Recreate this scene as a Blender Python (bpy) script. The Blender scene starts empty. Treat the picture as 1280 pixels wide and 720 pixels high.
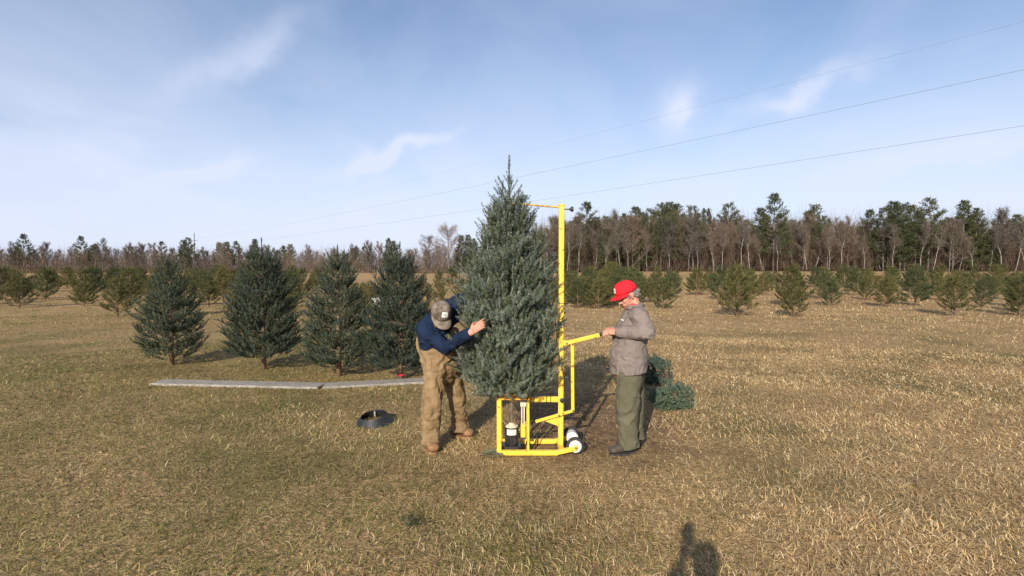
import bpy, bmesh, math, random
import numpy as np
from mathutils import Vector, Matrix, noise as mnoise

scene = bpy.context.scene
R = math.radians

# ------------------------------------------------------------------ camera
FPX = 660.0                      # focal length in pixels of the 1280 x 720 picture
CAM_H = 1.75
HORIZON = 334.0
PITCH = math.atan((360.0 - HORIZON) / FPX)
cam_data = bpy.data.cameras.new("camera")
cam = bpy.data.objects.new("camera", cam_data)
scene.collection.objects.link(cam)
cam_data.sensor_fit = 'HORIZONTAL'
cam_data.sensor_width = 36.0
cam_data.lens = 36.0 * FPX / 1280.0
cam_data.clip_start = 0.05
cam_data.clip_end = 5000.0
cam.location = (0, 0, CAM_H)
cam.rotation_euler = (R(90) - PITCH, 0, 0)
scene.camera = cam

# ------------------------------------------------------------------ sun and sky
SUN_EL = R(24.0)
SUN_TRAVEL_AZ = R(18.5)          # the light travels this far right of straight ahead
to_sun = Vector((-math.sin(SUN_TRAVEL_AZ) * math.cos(SUN_EL),
                 -math.cos(SUN_TRAVEL_AZ) * math.cos(SUN_EL), math.sin(SUN_EL)))
sun_data = bpy.data.lights.new("sun", 'SUN')
sun_data.energy = 4.4
sun_data.angle = R(0.55)
sun_data.color = (1.0, 0.90, 0.76)
sun = bpy.data.objects.new("sun", sun_data)
scene.collection.objects.link(sun)
sun.rotation_euler = to_sun.to_track_quat('Z', 'Y').to_euler()

world = bpy.data.worlds.new("World")
scene.world = world
world.use_nodes = True
wn, wl = world.node_tree.nodes, world.node_tree.links
wn.clear()


def wnode(t, **kw):
    n = wn.new(t)
    for k, v in kw.items():
        setattr(n, k, v)
    return n


def wmath(op, a, b=None, clamp=False):
    n = wnode('ShaderNodeMath', operation=op, use_clamp=clamp)
    for i, v in enumerate((a, b)):
        if v is None:
            continue
        if isinstance(v, (int, float)):
            n.inputs[i].default_value = v
        else:
            wl.new(v, n.inputs[i])
    return n.outputs[0]


w_out = wnode('ShaderNodeOutputWorld')
w_bg = wnode('ShaderNodeBackground')
w_bg.inputs['Strength'].default_value = 0.10
wl.new(w_bg.outputs[0], w_out.inputs[0])
sky = wnode('ShaderNodeTexSky', sky_type='NISHITA')
sky.sun_disc = False
sky.sun_elevation = SUN_EL
sky.sun_rotation = math.atan2(to_sun.x, to_sun.y)
sky.air_density = 1.0
sky.dust_density = 0.6
sky.ozone_density = 3.2
tc = wnode('ShaderNodeTexCoord')
sep = wnode('ShaderNodeSeparateXYZ')
wl.new(tc.outputs['Generated'], sep.inputs[0])
sx, sy, sz = sep.outputs
# thin high veil: noise on a flat cloud sheet high above
zc = wmath('MAXIMUM', wmath('ADD', sz, 0.12), 0.05)
comb = wnode('ShaderNodeCombineXYZ')
wl.new(wmath('DIVIDE', sx, zc), comb.inputs[0])
wl.new(wmath('MULTIPLY', wmath('DIVIDE', sy, zc), 0.55), comb.inputs[1])
vn = wnode('ShaderNodeTexNoise')
vn.inputs['Scale'].default_value = 1.1
vn.inputs['Detail'].default_value = 6.0
vn.inputs['Roughness'].default_value = 0.55
vn.inputs['Distortion'].default_value = 0.6
wl.new(comb.outputs[0], vn.inputs['Vector'])
vr = wnode('ShaderNodeMapRange')
vr.inputs['From Min'].default_value = 0.30
vr.inputs['From Max'].default_value = 0.80
vr.inputs['To Min'].default_value = 0.03
vr.inputs['To Max'].default_value = 0.45
wl.new(vn.outputs[0], vr.inputs['Value'])
# a few denser wisps of the same cloud
u_ = wmath('DIVIDE', sx, wmath('MAXIMUM', sy, 0.02))
w_ = wmath('DIVIDE', sz, wmath('MAXIMUM', sy, 0.02))
wn2 = wnode('ShaderNodeTexNoise')
wn2.inputs['Scale'].default_value = 9.0
wn2.inputs['Detail'].default_value = 5.0
cc2 = wnode('ShaderNodeCombineXYZ')
wl.new(u_, cc2.inputs[0]); wl.new(w_, cc2.inputs[1])
wl.new(cc2.outputs[0], wn2.inputs['Vector'])


def wisp(u0, w0, ang, la, lb, amt):
    ca, sa = math.cos(ang), math.sin(ang)
    du = wmath('SUBTRACT', u_, u0)
    dw = wmath('SUBTRACT', w_, w0)
    nz = wmath('MULTIPLY', wmath('SUBTRACT', wn2.outputs[0], 0.5), 0.10)
    a = wmath('ADD', wmath('MULTIPLY', du, ca), wmath('MULTIPLY', dw, sa))
    b = wmath('ADD', wmath('SUBTRACT', wmath('MULTIPLY', dw, ca), wmath('MULTIPLY', du, sa)), nz)
    e = wmath('ADD', wmath('POWER', wmath('ABSOLUTE', wmath('DIVIDE', a, la)), 2.0),
              wmath('POWER', wmath('ABSOLUTE', wmath('DIVIDE', b, lb)), 2.0))
    g = wmath('POWER', 2.718, wmath('MULTIPLY', e, -1.0))
    return wmath('MULTIPLY', g, wmath('MULTIPLY', amt, wmath('ADD', wn2.outputs[0], 0.3)))


wisps = [(-0.215, 0.222, 0.30, 0.085, 0.011, 0.75), (-0.295, 0.200, 0.95, 0.030, 0.012, 0.45),
         (0.315, 0.295, 1.1, 0.045, 0.025, 0.8), (0.55, 0.33, 0.4, 0.13, 0.02, 0.6),
         (-0.62, 0.17, 0.25, 0.12, 0.015, 0.55), (-0.5, 0.40, 0.5, 0.16, 0.03, 0.4),
         (0.78, 0.20, 0.2, 0.15, 0.018, 0.5)]
hz = wnode('ShaderNodeMapRange')          # more air, and so a paler sky, towards the horizon
hz.inputs['From Min'].default_value = 0.02
hz.inputs['From Max'].default_value = 0.42
hz.inputs['To Min'].default_value = 0.72
hz.inputs['To Max'].default_value = 0.0
hz.interpolation_type = 'SMOOTHSTEP'
wl.new(sz, hz.inputs['Value'])
tot = wmath('ADD', vr.outputs[0], hz.outputs[0])
for wsp in wisps:
    tot = wmath('ADD', tot, wisp(*wsp))
tot = wmath('MINIMUM', tot, 0.9)
mixc = wnode('ShaderNodeMix', data_type='RGBA')
wl.new(tot, mixc.inputs[0])
wl.new(sky.outputs[0], mixc.inputs[6])
mixc.inputs[7].default_value = (5.35, 5.75, 7.1, 1)
wl.new(mixc.outputs[2], w_bg.inputs['Color'])

scene.view_settings.view_transform = 'Standard'
scene.view_settings.look = 'None'
scene.view_settings.gamma = 1.0
scene.view_settings.use_curve_mapping = False
scene.view_settings.exposure = 0.55
scene.render.engine = 'CYCLES'
scene.cycles.max_bounces = 6
scene.cycles.diffuse_bounces = 3
scene.cycles.glossy_bounces = 2
scene.cycles.transmission_bounces = 2
scene.cycles.use_denoising = True

# ------------------------------------------------------------------ helpers
COL = scene.collection
rng = np.random.default_rng(7)
random.seed(7)
_ct, _st = math.cos(PITCH), math.sin(PITCH)


def P(px, py, depth):
    """world point seen at a picture position, at a distance along +Y"""
    u, v = (px - 640.0) / FPX, -(py - 360.0) / FPX
    d = Vector((u, _ct + v * _st, -_st + v * _ct))
    return Vector((0, 0, CAM_H)) + d * (depth / d.y)


def sstep(a, b, x):
    t = np.clip((x - a) / (b - a), 0, 1)
    return t * t * (3 - 2 * t)


def terrain(x, y):
    x = np.asarray(x, float); y = np.asarray(y, float)
    z = 0.95 * sstep(30, 95, y) * sstep(-12, 25, x)
    z = z + 0.10 * np.sin(x * 0.11 + 1.0) * np.sin(y * 0.09) * sstep(12, 40, y)
    return z


def G(px, py):
    d = P(px, py, 1.0) - Vector((0, 0, CAM_H))
    t = -CAM_H / d.z
    return Vector((d.x * t, d.y * t, 0.0))


def link(o, parent=None):
    COL.objects.link(o)
    if parent is not None:
        o.parent = parent
    return o


def wloc(o):
    v = Vector((0, 0, 0))
    while o is not None:
        v += o.location
        o = o.parent
    return v


def tag(o, label=None, cat=None, group=None, kind=None):
    if label: o['label'] = label
    if cat: o['category'] = cat
    if group: o['group'] = group
    if kind: o['kind'] = kind
    return o


def empty(name, loc, label=None, cat=None, group=None):
    o = bpy.data.objects.new(name, None)
    o.empty_display_size = 0.1
    o.location = loc
    link(o)
    return tag(o, label, cat, group)


def mesh_np(name, verts, faces_flat, nper, mat, colors=None, smooth=False):
    """mesh from numpy arrays; all faces have nper corners"""
    me = bpy.data.meshes.new(name)
    nv, nl = len(verts), len(faces_flat)
    me.vertices.add(nv)
    me.vertices.foreach_set('co', np.ascontiguousarray(verts, np.float32).ravel())
    me.loops.add(nl)
    me.loops.foreach_set('vertex_index', np.ascontiguousarray(faces_flat, np.int32))
    nf = nl // nper
    me.polygons.add(nf)
    me.polygons.foreach_set('loop_start', np.arange(0, nl, nper, dtype=np.int32))
    if colors is not None:
        at = me.attributes.new('Col', 'FLOAT_COLOR', 'POINT')
        c = np.ones((nv, 4), np.float32); c[:, :3] = colors
        at.data.foreach_set('color', c.ravel())
    me.update(calc_edges=True)
    if smooth:
        me.polygons.foreach_set('use_smooth', np.ones(nf, bool))
    if mat: me.materials.append(mat)
    return me


class MB:
    """collects shapes for ONE mesh object (world coordinates)"""
    def __init__(s):
        s.v, s.f = [], []

    def add(s, verts, faces):
        b = len(s.v)
        s.v += [Vector(v) for v in verts]
        s.f += [[b + i for i in f] for f in faces]
        return s

    def bar(s, p, q, w, h=None, up=(0, 0, 1), ext=0.0):
        """square tube from p to q; h is measured along up"""
        h = w if h is None else h
        p, q = Vector(p), Vector(q)
        a = (q - p).normalized(); p = p - a * ext; q = q + a * ext
        up = Vector(up)
        if abs(a.dot(up)) > 0.98: up = Vector((0, 1, 0))
        r = a.cross(up).normalized(); u = r.cross(a).normalized()
        c = min(w, h) * 0.14
        pr = []
        for sx_, sy_ in ((1, 1), (-1, 1), (-1, -1), (1, -1)):
            X, Y = sx_ * w / 2, sy_ * h / 2
            if sx_ * sy_ > 0: pr += [(X, Y - sy_ * c), (X - sx_ * c, Y)]
            else: pr += [(X - sx_ * c, Y), (X, Y - sy_ * c)]
        n = len(pr)
        vs = [p + r * x + u * y for x, y in pr] + [q + r * x + u * y for x, y in pr]
        fs = [[i, (i + 1) % n, n + (i + 1) % n, n + i] for i in range(n)]
        fs += [list(range(n))[::-1], list(range(n, 2 * n))]
        return s.add(vs, fs)

    def tube(s, pts, r, n=8, cap=True):
        pts = [Vector(p) for p in pts]
        rs = r if isinstance(r, (list, tuple)) else [r] * len(pts)
        vs, fs = [], []
        u = None
        for i, p in enumerate(pts):
            a = (pts[min(i + 1, len(pts) - 1)] - pts[max(i - 1, 0)])
            a = a.normalized() if a.length > 1e-9 else Vector((0, 0, 1))
            if u is None:
                ref = Vector((0, 0, 1)) if abs(a.z) < 0.9 else Vector((1, 0, 0))
                u = a.cross(ref).normalized()
            else:
                u = (u - a * u.dot(a)).normalized()
            w = a.cross(u)
            for k in range(n):
                t = 2 * math.pi * k / n
                vs.append(p + (u * math.cos(t) + w * math.sin(t)) * rs[i])
        for i in range(len(pts) - 1):
            for k in range(n):
                fs.append([i * n + k, i * n + (k + 1) % n, (i + 1) * n + (k + 1) % n, (i + 1) * n + k])
        if cap:
            fs.append(list(range(n))[::-1]); fs.append([(len(pts) - 1) * n + k for k in range(n)])
        return s.add(vs, fs)

    def lathe(s, c, axis, prof, n=24, close=True):
        """prof: (distance along axis, radius)"""
        c, a = Vector(c), Vector(axis).normalized()
        ref = Vector((0, 0, 1)) if abs(a.z) < 0.9 else Vector((1, 0, 0))
        u = a.cross(ref).normalized(); w = a.cross(u)
        vs, fs = [], []
        for h, r in prof:
            for k in range(n):
                t = 2 * math.pi * k / n
                vs.append(c + a * h + (u * math.cos(t) + w * math.sin(t)) * r)
        for i in range(len(prof) - 1):
            for k in range(n):
                fs.append([i * n + k, i * n + (k + 1) % n, (i + 1) * n + (k + 1) % n, (i + 1) * n + k])
        if close:
            fs.append(list(range(n))[::-1]); fs.append([(len(prof) - 1) * n + k for k in range(n)])
        return s.add(vs, fs)

    def box(s, lo, hi):
        x0, y0, z0 = lo; x1, y1, z1 = hi
        return s.add([(x0, y0, z0), (x1, y0, z0), (x1, y1, z0), (x0, y1, z0),
                      (x0, y0, z1), (x1, y0, z1), (x1, y1, z1), (x0, y1, z1)],
                     [[0, 3, 2, 1], [4, 5, 6, 7], [0, 1, 5, 4], [1, 2, 6, 5], [2, 3, 7, 6], [3, 0, 4, 7]])

    def prism(s, poly, d):
        """polygon (3-D points) pushed by vector d"""
        n = len(poly); poly = [Vector(p) for p in poly]; d = Vector(d)
        fs = [list(range(n))[::-1], list(range(n, 2 * n))] + [[i, (i + 1) % n, n + (i + 1) % n, n + i] for i in range(n)]
        return s.add(poly + [p + d for p in poly], fs)

    def build(s, name, mat, parent=None, smooth=False, origin=None):
        o0 = wloc(parent) if parent is not None else Vector(origin or (0, 0, 0))
        me = bpy.data.meshes.new(name)
        me.from_pydata([tuple(v - o0) for v in s.v], [], s.f)
        bm = bmesh.new(); bm.from_mesh(me)
        bmesh.ops.recalc_face_normals(bm, faces=bm.faces)
        bm.to_mesh(me); bm.free()
        if smooth:
            me.polygons.foreach_set('use_smooth', np.ones(len(me.polygons), bool))
            try: me.set_sharp_from_angle(angle=R(40))
            except Exception: pass
        me.materials.append(mat)
        o = bpy.data.objects.new(name, me)
        link(o, parent)
        if parent is None: o.location = o0
        return o


# ------------------------------------------------------------------ materials
def new_mat(name, rough=0.7, metallic=0.0):
    m = bpy.data.materials.new(name); m.use_nodes = True
    b = m.node_tree.nodes['Principled BSDF']
    b.inputs['Roughness'].default_value = rough
    b.inputs['Metallic'].default_value = metallic
    return m, m.node_tree.nodes, m.node_tree.links, b


def noisy(name, cols, scale=8.0, rough=0.7, metallic=0.0, bump=0.0, bscale=40.0, detail=5, coords='Object', spec=None, stops=None, stretch=None):
    """colour ramp over noise, fine bump"""
    m, n, l, b = new_mat(name, rough, metallic)
    t = n.new('ShaderNodeTexCoord')
    vec = t.outputs[coords]
    if stretch:
        mp = n.new('ShaderNodeMapping'); mp.inputs['Scale'].default_value = stretch
        l.new(vec, mp.inputs[0]); vec = mp.outputs[0]
    tx = n.new('ShaderNodeTexNoise'); tx.inputs['Scale'].default_value = scale
    tx.inputs['Detail'].default_value = detail
    l.new(vec, tx.inputs['Vector'])
    cr = n.new('ShaderNodeValToRGB')
    els = cr.color_ramp.elements
    k = len(cols)
    stops = stops or [0.3 + 0.4 * i / max(1, k - 1) for i in range(k)]
    els[0].position = stops[0]; els[0].color = (*cols[0], 1)
    els[1].position = stops[-1]; els[1].color = (*cols[-1], 1)
    for i in range(1, k - 1):
        e = els.new(stops[i]); e.color = (*cols[i], 1)
    l.new(tx.outputs[0], cr.inputs[0]); l.new(cr.outputs[0], b.inputs['Base Color'])
    if bump:
        t2 = n.new('ShaderNodeTexNoise'); t2.inputs['Scale'].default_value = bscale
        t2.inputs['Detail'].default_value = 4
        l.new(vec, t2.inputs['Vector'])
        bp = n.new('ShaderNodeBump'); bp.inputs['Strength'].default_value = bump
        bp.inputs['Distance'].default_value = 0.01
        l.new(t2.outputs[0], bp.inputs['Height']); l.new(bp.outputs[0], b.inputs['Normal'])
    if spec is not None: b.inputs['Specular IOR Level'].default_value = spec
    return m


def leafy(name, rough=0.6, trans=0.15, spec=0.3, tint=(1, 1, 1)):
    """colour comes from the mesh's own leaf colours; some light passes through"""
    m, n, l, b = new_mat(name, rough)
    a = n.new('ShaderNodeAttribute'); a.attribute_name = 'Col'
    mx = n.new('ShaderNodeMix'); mx.data_type = 'RGBA'; mx.blend_type = 'MULTIPLY'
    mx.inputs[0].default_value = 1.0
    oi = n.new('ShaderNodeObjectInfo')
    cr = n.new('ShaderNodeValToRGB')
    cr.color_ramp.elements[0].color = (0.75 * tint[0], 0.78 * tint[1], 0.8 * tint[2], 1)
    cr.color_ramp.elements[1].color = (1.2 * tint[0], 1.15 * tint[1], 1.05 * tint[2], 1)
    l.new(oi.outputs['Random'], cr.inputs[0])
    l.new(a.outputs['Color'], mx.inputs[6]); l.new(cr.outputs[0], mx.inputs[7])
    l.new(mx.outputs[2], b.inputs['Base Color'])
    b.inputs['Specular IOR Level'].default_value = spec
    if trans:
        tr = n.new('ShaderNodeBsdfTranslucent'); l.new(mx.outputs[2], tr.inputs[0])
        ms = n.new('ShaderNodeMixShader'); ms.inputs[0].default_value = trans
        out = n['Material Output']
        l.new(b.outputs[0], ms.inputs[1]); l.new(tr.outputs[0], ms.inputs[2]); l.new(ms.outputs[0], out.inputs[0])
    return m


M = {}
M['needle'] = leafy('spruce_needles', 0.55, 0.12, 0.35)
M['fieldneedle'] = leafy('young_tree_needles', 0.6, 0.15, 0.3)
M['pine'] = leafy('pine_needles', 0.65, 0.12, 0.2)
M['twig'] = leafy('bare_twigs', 0.85, 0.0, 0.1)
M['grass'] = leafy('dry_grass', 0.7, 0.25, 0.2)
M['bark'] = noisy('conifer_bark', [(0.14, 0.09, 0.055), (0.27, 0.18, 0.11)], 30, 0.9, bump=0.6, bscale=60)
M['farbark'] = noisy('grey_brown_bark', [(0.10, 0.085, 0.075), (0.22, 0.19, 0.165)], 3, 0.9)
M['birch'] = noisy('pale_birch_bark', [(0.12, 0.10, 0.088), (0.21, 0.185, 0.16), (0.33, 0.295, 0.26)], 3.0, 0.8, stretch=(1, 1, 0.5), stops=[0.36, 0.47, 0.6])
M['yellow'] = noisy('yellow_enamel_paint', [(0.13, 0.06, 0.025), (0.42, 0.24, 0.03), (0.76, 0.49, 0.045), (0.82, 0.555, 0.07)], 26, 0.45, bump=0.15, bscale=90, detail=9, stops=[0.29, 0.335, 0.39, 0.7])
M['orange'] = noisy('orange_rusted_paint', [(0.30, 0.10, 0.02), (0.75, 0.33, 0.03), (0.80, 0.46, 0.03)], 22, 0.6, bump=0.2)
M['rod'] = noisy('worn_rod_paint', [(0.22, 0.11, 0.03), (0.70, 0.45, 0.03)], 30, 0.5)
M['black'] = noisy('black_plastic', [(0.012, 0.012, 0.013), (0.03, 0.03, 0.032)], 12, 0.45)
M['rubber'] = noisy('black_rubber', [(0.015, 0.015, 0.016), (0.045, 0.04, 0.035)], 25, 0.85, bump=0.2)
M['blackpaint'] = noisy('black_paint_worn', [(0.012, 0.012, 0.014), (0.03, 0.03, 0.034), (0.10, 0.09, 0.08)], 20, 0.35, stops=[0.3, 0.6, 0.8])
M['white'] = noisy('white_painted_metal', [(0.55, 0.53, 0.48), (0.80, 0.79, 0.76)], 14, 0.45)
M['cream'] = noisy('cream_plastic', [(0.55, 0.48, 0.32), (0.72, 0.66, 0.5)], 14, 0.5)
M['steel'] = noisy('bare_steel', [(0.35, 0.34, 0.33), (0.6, 0.59, 0.58)], 30, 0.3, 0.9)
M['skin'] = noisy('weathered_skin', [(0.44, 0.19, 0.125), (0.56, 0.28, 0.19)], 18, 0.55, bump=0.1, bscale=120)
M['hair'] = noisy('grey_hair', [(0.10, 0.088, 0.078), (0.22, 0.195, 0.175)], 60, 0.7, bump=0.5, bscale=200)
M['brownhair'] = noisy('brown_hair', [(0.06, 0.03, 0.015), (0.16, 0.08, 0.04)], 60, 0.6, bump=0.5, bscale=200)
M['eye'] = noisy('dark_eye', [(0.02, 0.015, 0.01), (0.03, 0.02, 0.015)], 5, 0.2)
M['duck'] = noisy('tan_duck_canvas', [(0.165, 0.108, 0.055), (0.235, 0.160, 0.085), (0.285, 0.203, 0.115)], 9, 0.9, bump=0.7, bscale=38, spec=0.1)
M['navy'] = noisy('navy_fleece', [(0.008, 0.015, 0.036), (0.014, 0.026, 0.058)], 9, 0.95, bump=0.6, bscale=40, spec=0.1)
M['greyjacket'] = noisy('grey_brown_jacket_cloth', [(0.165, 0.135, 0.122), (0.215, 0.18, 0.163)], 6, 0.85, bump=0.6, bscale=36, spec=0.15)
M['darkseam'] = noisy('dark_grey_cloth', [(0.03, 0.025, 0.025), (0.06, 0.05, 0.05)], 20, 0.9)
M['olive'] = noisy('olive_work_trousers_cloth', [(0.085, 0.082, 0.052), (0.125, 0.12, 0.080)], 6, 0.9, bump=0.6, bscale=40, spec=0.1)
M['redcloth'] = noisy('red_cap_cloth', [(0.60, 0.012, 0.022), (0.72, 0.02, 0.03)], 10, 0.8, bump=0.2, bscale=200, spec=0.2)
M['redshirt'] = noisy('red_shirt_cloth', [(0.45, 0.015, 0.03), (0.58, 0.03, 0.05)], 10, 0.85)
M['camo'] = noisy('tan_grey_cap_cloth', [(0.075, 0.055, 0.04), (0.165, 0.13, 0.10), (0.24, 0.195, 0.15)], 14, 0.9, bump=0.2, bscale=200, stops=[0.35, 0.5, 0.65])
M['whitecloth'] = noisy('white_stitching', [(0.6, 0.58, 0.55), (0.8, 0.78, 0.75)], 30, 0.8)
M['bootleather'] = noisy('tan_boot_leather', [(0.20, 0.105, 0.045), (0.31, 0.17, 0.08)], 20, 0.7, bump=0.2)
M['darkshoe'] = noisy('dark_shoe_leather', [(0.035, 0.028, 0.024), (0.09, 0.07, 0.055)], 20, 0.7, bump=0.2)
M['plank'] = noisy('weathered_board', [(0.20, 0.18, 0.155), (0.38, 0.35, 0.31)], 6, 0.9, bump=0.4, bscale=30, stretch=(1, 12, 4))
M['pole'] = noisy('old_pole_timber', [(0.09, 0.07, 0.055), (0.18, 0.145, 0.115)], 6, 0.9)
M['wire'] = noisy('dull_wire', [(0.10, 0.10, 0.105), (0.16, 0.16, 0.165)], 5, 0.6)
M['siding'] = noisy('pale_siding', [(0.55, 0.54, 0.51), (0.68, 0.67, 0.64)], 2, 0.8)
M['greywood'] = noisy('greyed_timber', [(0.16, 0.14, 0.13), (0.28, 0.26, 0.24)], 2, 0.9)
M['roofing'] = noisy('grey_roofing', [(0.17, 0.175, 0.19), (0.28, 0.28, 0.29)], 3, 0.7)
M['glass'] = noisy('dark_glass', [(0.02, 0.025, 0.03), (0.03, 0.035, 0.04)], 3, 0.08)
M['carpaint'] = noisy('dark_blue_car_paint', [(0.018, 0.028, 0.06), (0.025, 0.04, 0.08)], 3, 0.25)

# ------------------------------------------------------------------ ground
def make_ground_mat():
    m, n, l, b = new_mat('dry_field_grass', 0.95)
    b.inputs['Specular IOR Level'].default_value = 0.05
    g = n.new('ShaderNodeNewGeometry')

    def nz(scale, detail=5, st=None, dist=0.0):
        t = n.new('ShaderNodeTexNoise'); t.inputs['Scale'].default_value = scale
        t.inputs['Detail'].default_value = detail; t.inputs['Distortion'].default_value = dist
        if st:
            mp = n.new('ShaderNodeMapping'); mp.inputs['Scale'].default_value = st
            l.new(g.outputs['Position'], mp.inputs[0]); l.new(mp.outputs[0], t.inputs['Vector'])
        else:
            l.new(g.outputs['Position'], t.inputs['Vector'])
        return t.outputs[0]

    def ramp(v, stops):
        r = n.new('ShaderNodeValToRGB'); e = r.color_ramp.elements
        e[0].position, e[0].color = stops[0][0], (*stops[0][1], 1)
        e[1].position, e[1].color = stops[-1][0], (*stops[-1][1], 1)
        for p_, c_ in stops[1:-1]:
            q = e.new(p_); q.color = (*c_, 1)
        l.new(v, r.inputs[0]); return r.outputs[0]

    def mix(f, a, c):
        x = n.new('ShaderNodeMix'); x.data_type = 'RGBA'
        l.new(f, x.inputs[0]) if not isinstance(f, float) else setattr(x.inputs[0], 'default_value', f)
        l.new(a, x.inputs[6]); l.new(c, x.inputs[7]); return x.outputs[2]

    fine = ramp(nz(22, 8, dist=1.5), [(0.30, (0.15, 0.095, 0.044)), (0.48, (0.33, 0.22, 0.105)), (0.68, (0.48, 0.34, 0.175))])
    green = ramp(nz(16, 8), [(0.3, (0.055, 0.055, 0.02)), (0.65, (0.17, 0.155, 0.06))])
    gm = ramp(nz(0.55, 4), [(0.46, (0, 0, 0)), (0.66, (0.75, 0.75, 0.75))])
    c1 = mix(gm, fine, green)
    # far field: broad streaks of straw and rust
    far = ramp(nz(0.5, 7, (0.15, 1.0, 1.0)), [(0.32, (0.29, 0.175, 0.082)), (0.5, (0.41, 0.265, 0.13)), (0.7, (0.47, 0.33, 0.175))])
    sp = n.new('ShaderNodeSeparateXYZ'); l.new(g.outputs['Position'], sp.inputs[0])
    mr = n.new('ShaderNodeMapRange'); mr.inputs['From Min'].default_value = 9; mr.inputs['From Max'].default_value = 30
    l.new(sp.outputs[1], mr.inputs['Value'])
    half = n.new('ShaderNodeMath'); half.operation = 'MULTIPLY'; half.inputs[1].default_value = 0.85
    l.new(mr.outputs[0], half.inputs[0])
    c2 = mix(half.outputs[0], c1, far)
    # trodden earth behind and beside the stand
    soil = ramp(nz(9, 7, dist=0.8), [(0.3, (0.10, 0.062, 0.036)), (0.5, (0.19, 0.122, 0.07)), (0.72, (0.29, 0.195, 0.11))])
    def fm(op, a_, b_):
        q = n.new('ShaderNodeMath'); q.operation = op
        for i_, v_ in enumerate((a_, b_)):
            if isinstance(v_, (int, float)): q.inputs[i_].default_value = v_
            else: l.new(v_, q.inputs[i_])
        return q.outputs[0]
    ex_ = fm('POWER', fm('ABSOLUTE', fm('DIVIDE', fm('SUBTRACT', sp.outputs[0], 0.85), 1.25), 0), 2.0)
    ey_ = fm('POWER', fm('ABSOLUTE', fm('DIVIDE', fm('SUBTRACT', sp.outputs[1], 5.9), 1.7), 0), 2.0)
    wm = fm('ADD', fm('SUBTRACT', 1.0, fm('ADD', ex_, ey_)), fm('MULTIPLY', fm('SUBTRACT', nz(2.2, 5), 0.5), 2.4))
    wr_ = n.new('ShaderNodeMapRange'); wr_.inputs['From Min'].default_value = 0.0; wr_.inputs['From Max'].default_value = 0.7
    wr_.inputs['To Max'].default_value = 0.9
    l.new(wm, wr_.inputs['Value'])
    c2 = mix(wr_.outputs[0], c2, soil)
    l.new(c2, b.inputs['Base Color'])
    bp = n.new('ShaderNodeBump'); bp.inputs['Strength'].default_value = 0.9; bp.inputs['Distance'].default_value = 0.04
    l.new(nz(30, 6, dist=1.0), bp.inputs['Height']); l.new(bp.outputs[0], b.inputs['Normal'])
    return m


def warp_axis(lo, hi, n, fine=1.0):
    t = np.linspace(-1, 1, n)
    s = np.sign(t) * np.abs(t) ** 3.2
    return np.where(s < 0, -s * lo, s * hi)


gx = warp_axis(-1600, 1600, 181); gy = np.concatenate([np.linspace(-40, -2, 12), 3.0 ** (np.linspace(0, 6.75, 150)) * 2 - 3.8])
GX, GY = np.meshgrid(gx, gy)
GZ = terrain(GX, GY)
nx_, ny_ = len(gx), len(gy)
verts = np.stack([GX.ravel(), GY.ravel(), GZ.ravel()], 1)
ii, jj = np.meshgrid(np.arange(nx_ - 1), np.arange(ny_ - 1))
a0 = (jj * nx_ + ii).ravel()
quads = np.stack([a0, a0 + 1, a0 + nx_ + 1, a0 + nx_], 1).ravel()
gme = mesh_np('ground', verts, quads, 4, make_ground_mat(), smooth=True)
ground = bpy.data.objects.new('ground', gme); link(ground); tag(ground, kind='structure')

# ------------------------------------------------------------------ conifers
def unit(a):
    return a / np.maximum(np.linalg.norm(a, axis=-1, keepdims=True), 1e-9)


def needles(p0, d, L, K, nl, nw, cols, rg, ang=(0.75, 1.0)):
    """brush-like shoots: K needles round each axis. p0,d (N,3) L (N,)"""
    N = len(p0)
    t = rg.uniform(0.0, 1.0, (N, K)); t[:, :3] = rg.uniform(0.9, 1.0, (N, 3))
    az = rg.uniform(0, 2 * np.pi, (N, K))
    ref = np.where(np.abs(d[:, 2:3]) > 0.9, np.array([[1., 0, 0]]), np.array([[0, 0, 1.]]))
    u = unit(np.cross(d, ref)); w = np.cross(d, u)
    an = rg.uniform(ang[0], ang[1], (N, K)) * (1 - 0.75 * np.clip((t - 0.82) / 0.18, 0, 1))
    side = u[:, None, :] * np.cos(az)[..., None] + w[:, None, :] * np.sin(az)[..., None]
    nd = d[:, None, :] * np.cos(an)[..., None] + side * np.sin(an)[..., None]
    base = p0[:, None, :] + d[:, None, :] * (t * L[:, None])[..., None]
    ln = nl * rg.uniform(0.75, 1.2, (N, K))
    tan = np.cross(d[:, None, :], side)
    hw = nw * 0.5 * rg.uniform(0.8, 1.2, (N, K))
    v = np.empty((N, K, 3, 3))
    v[:, :, 0] = base - tan * hw[..., None]
    v[:, :, 1] = base + tan * hw[..., None]
    v[:, :, 2] = base + nd * ln[..., None]
    c = np.repeat(cols, K * 3, axis=0).reshape(N, K, 3, 3) * rg.uniform(0.88, 1.12, (N, K, 1, 1))
    return v.reshape(-1, 3), c.reshape(-1, 3)


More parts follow.
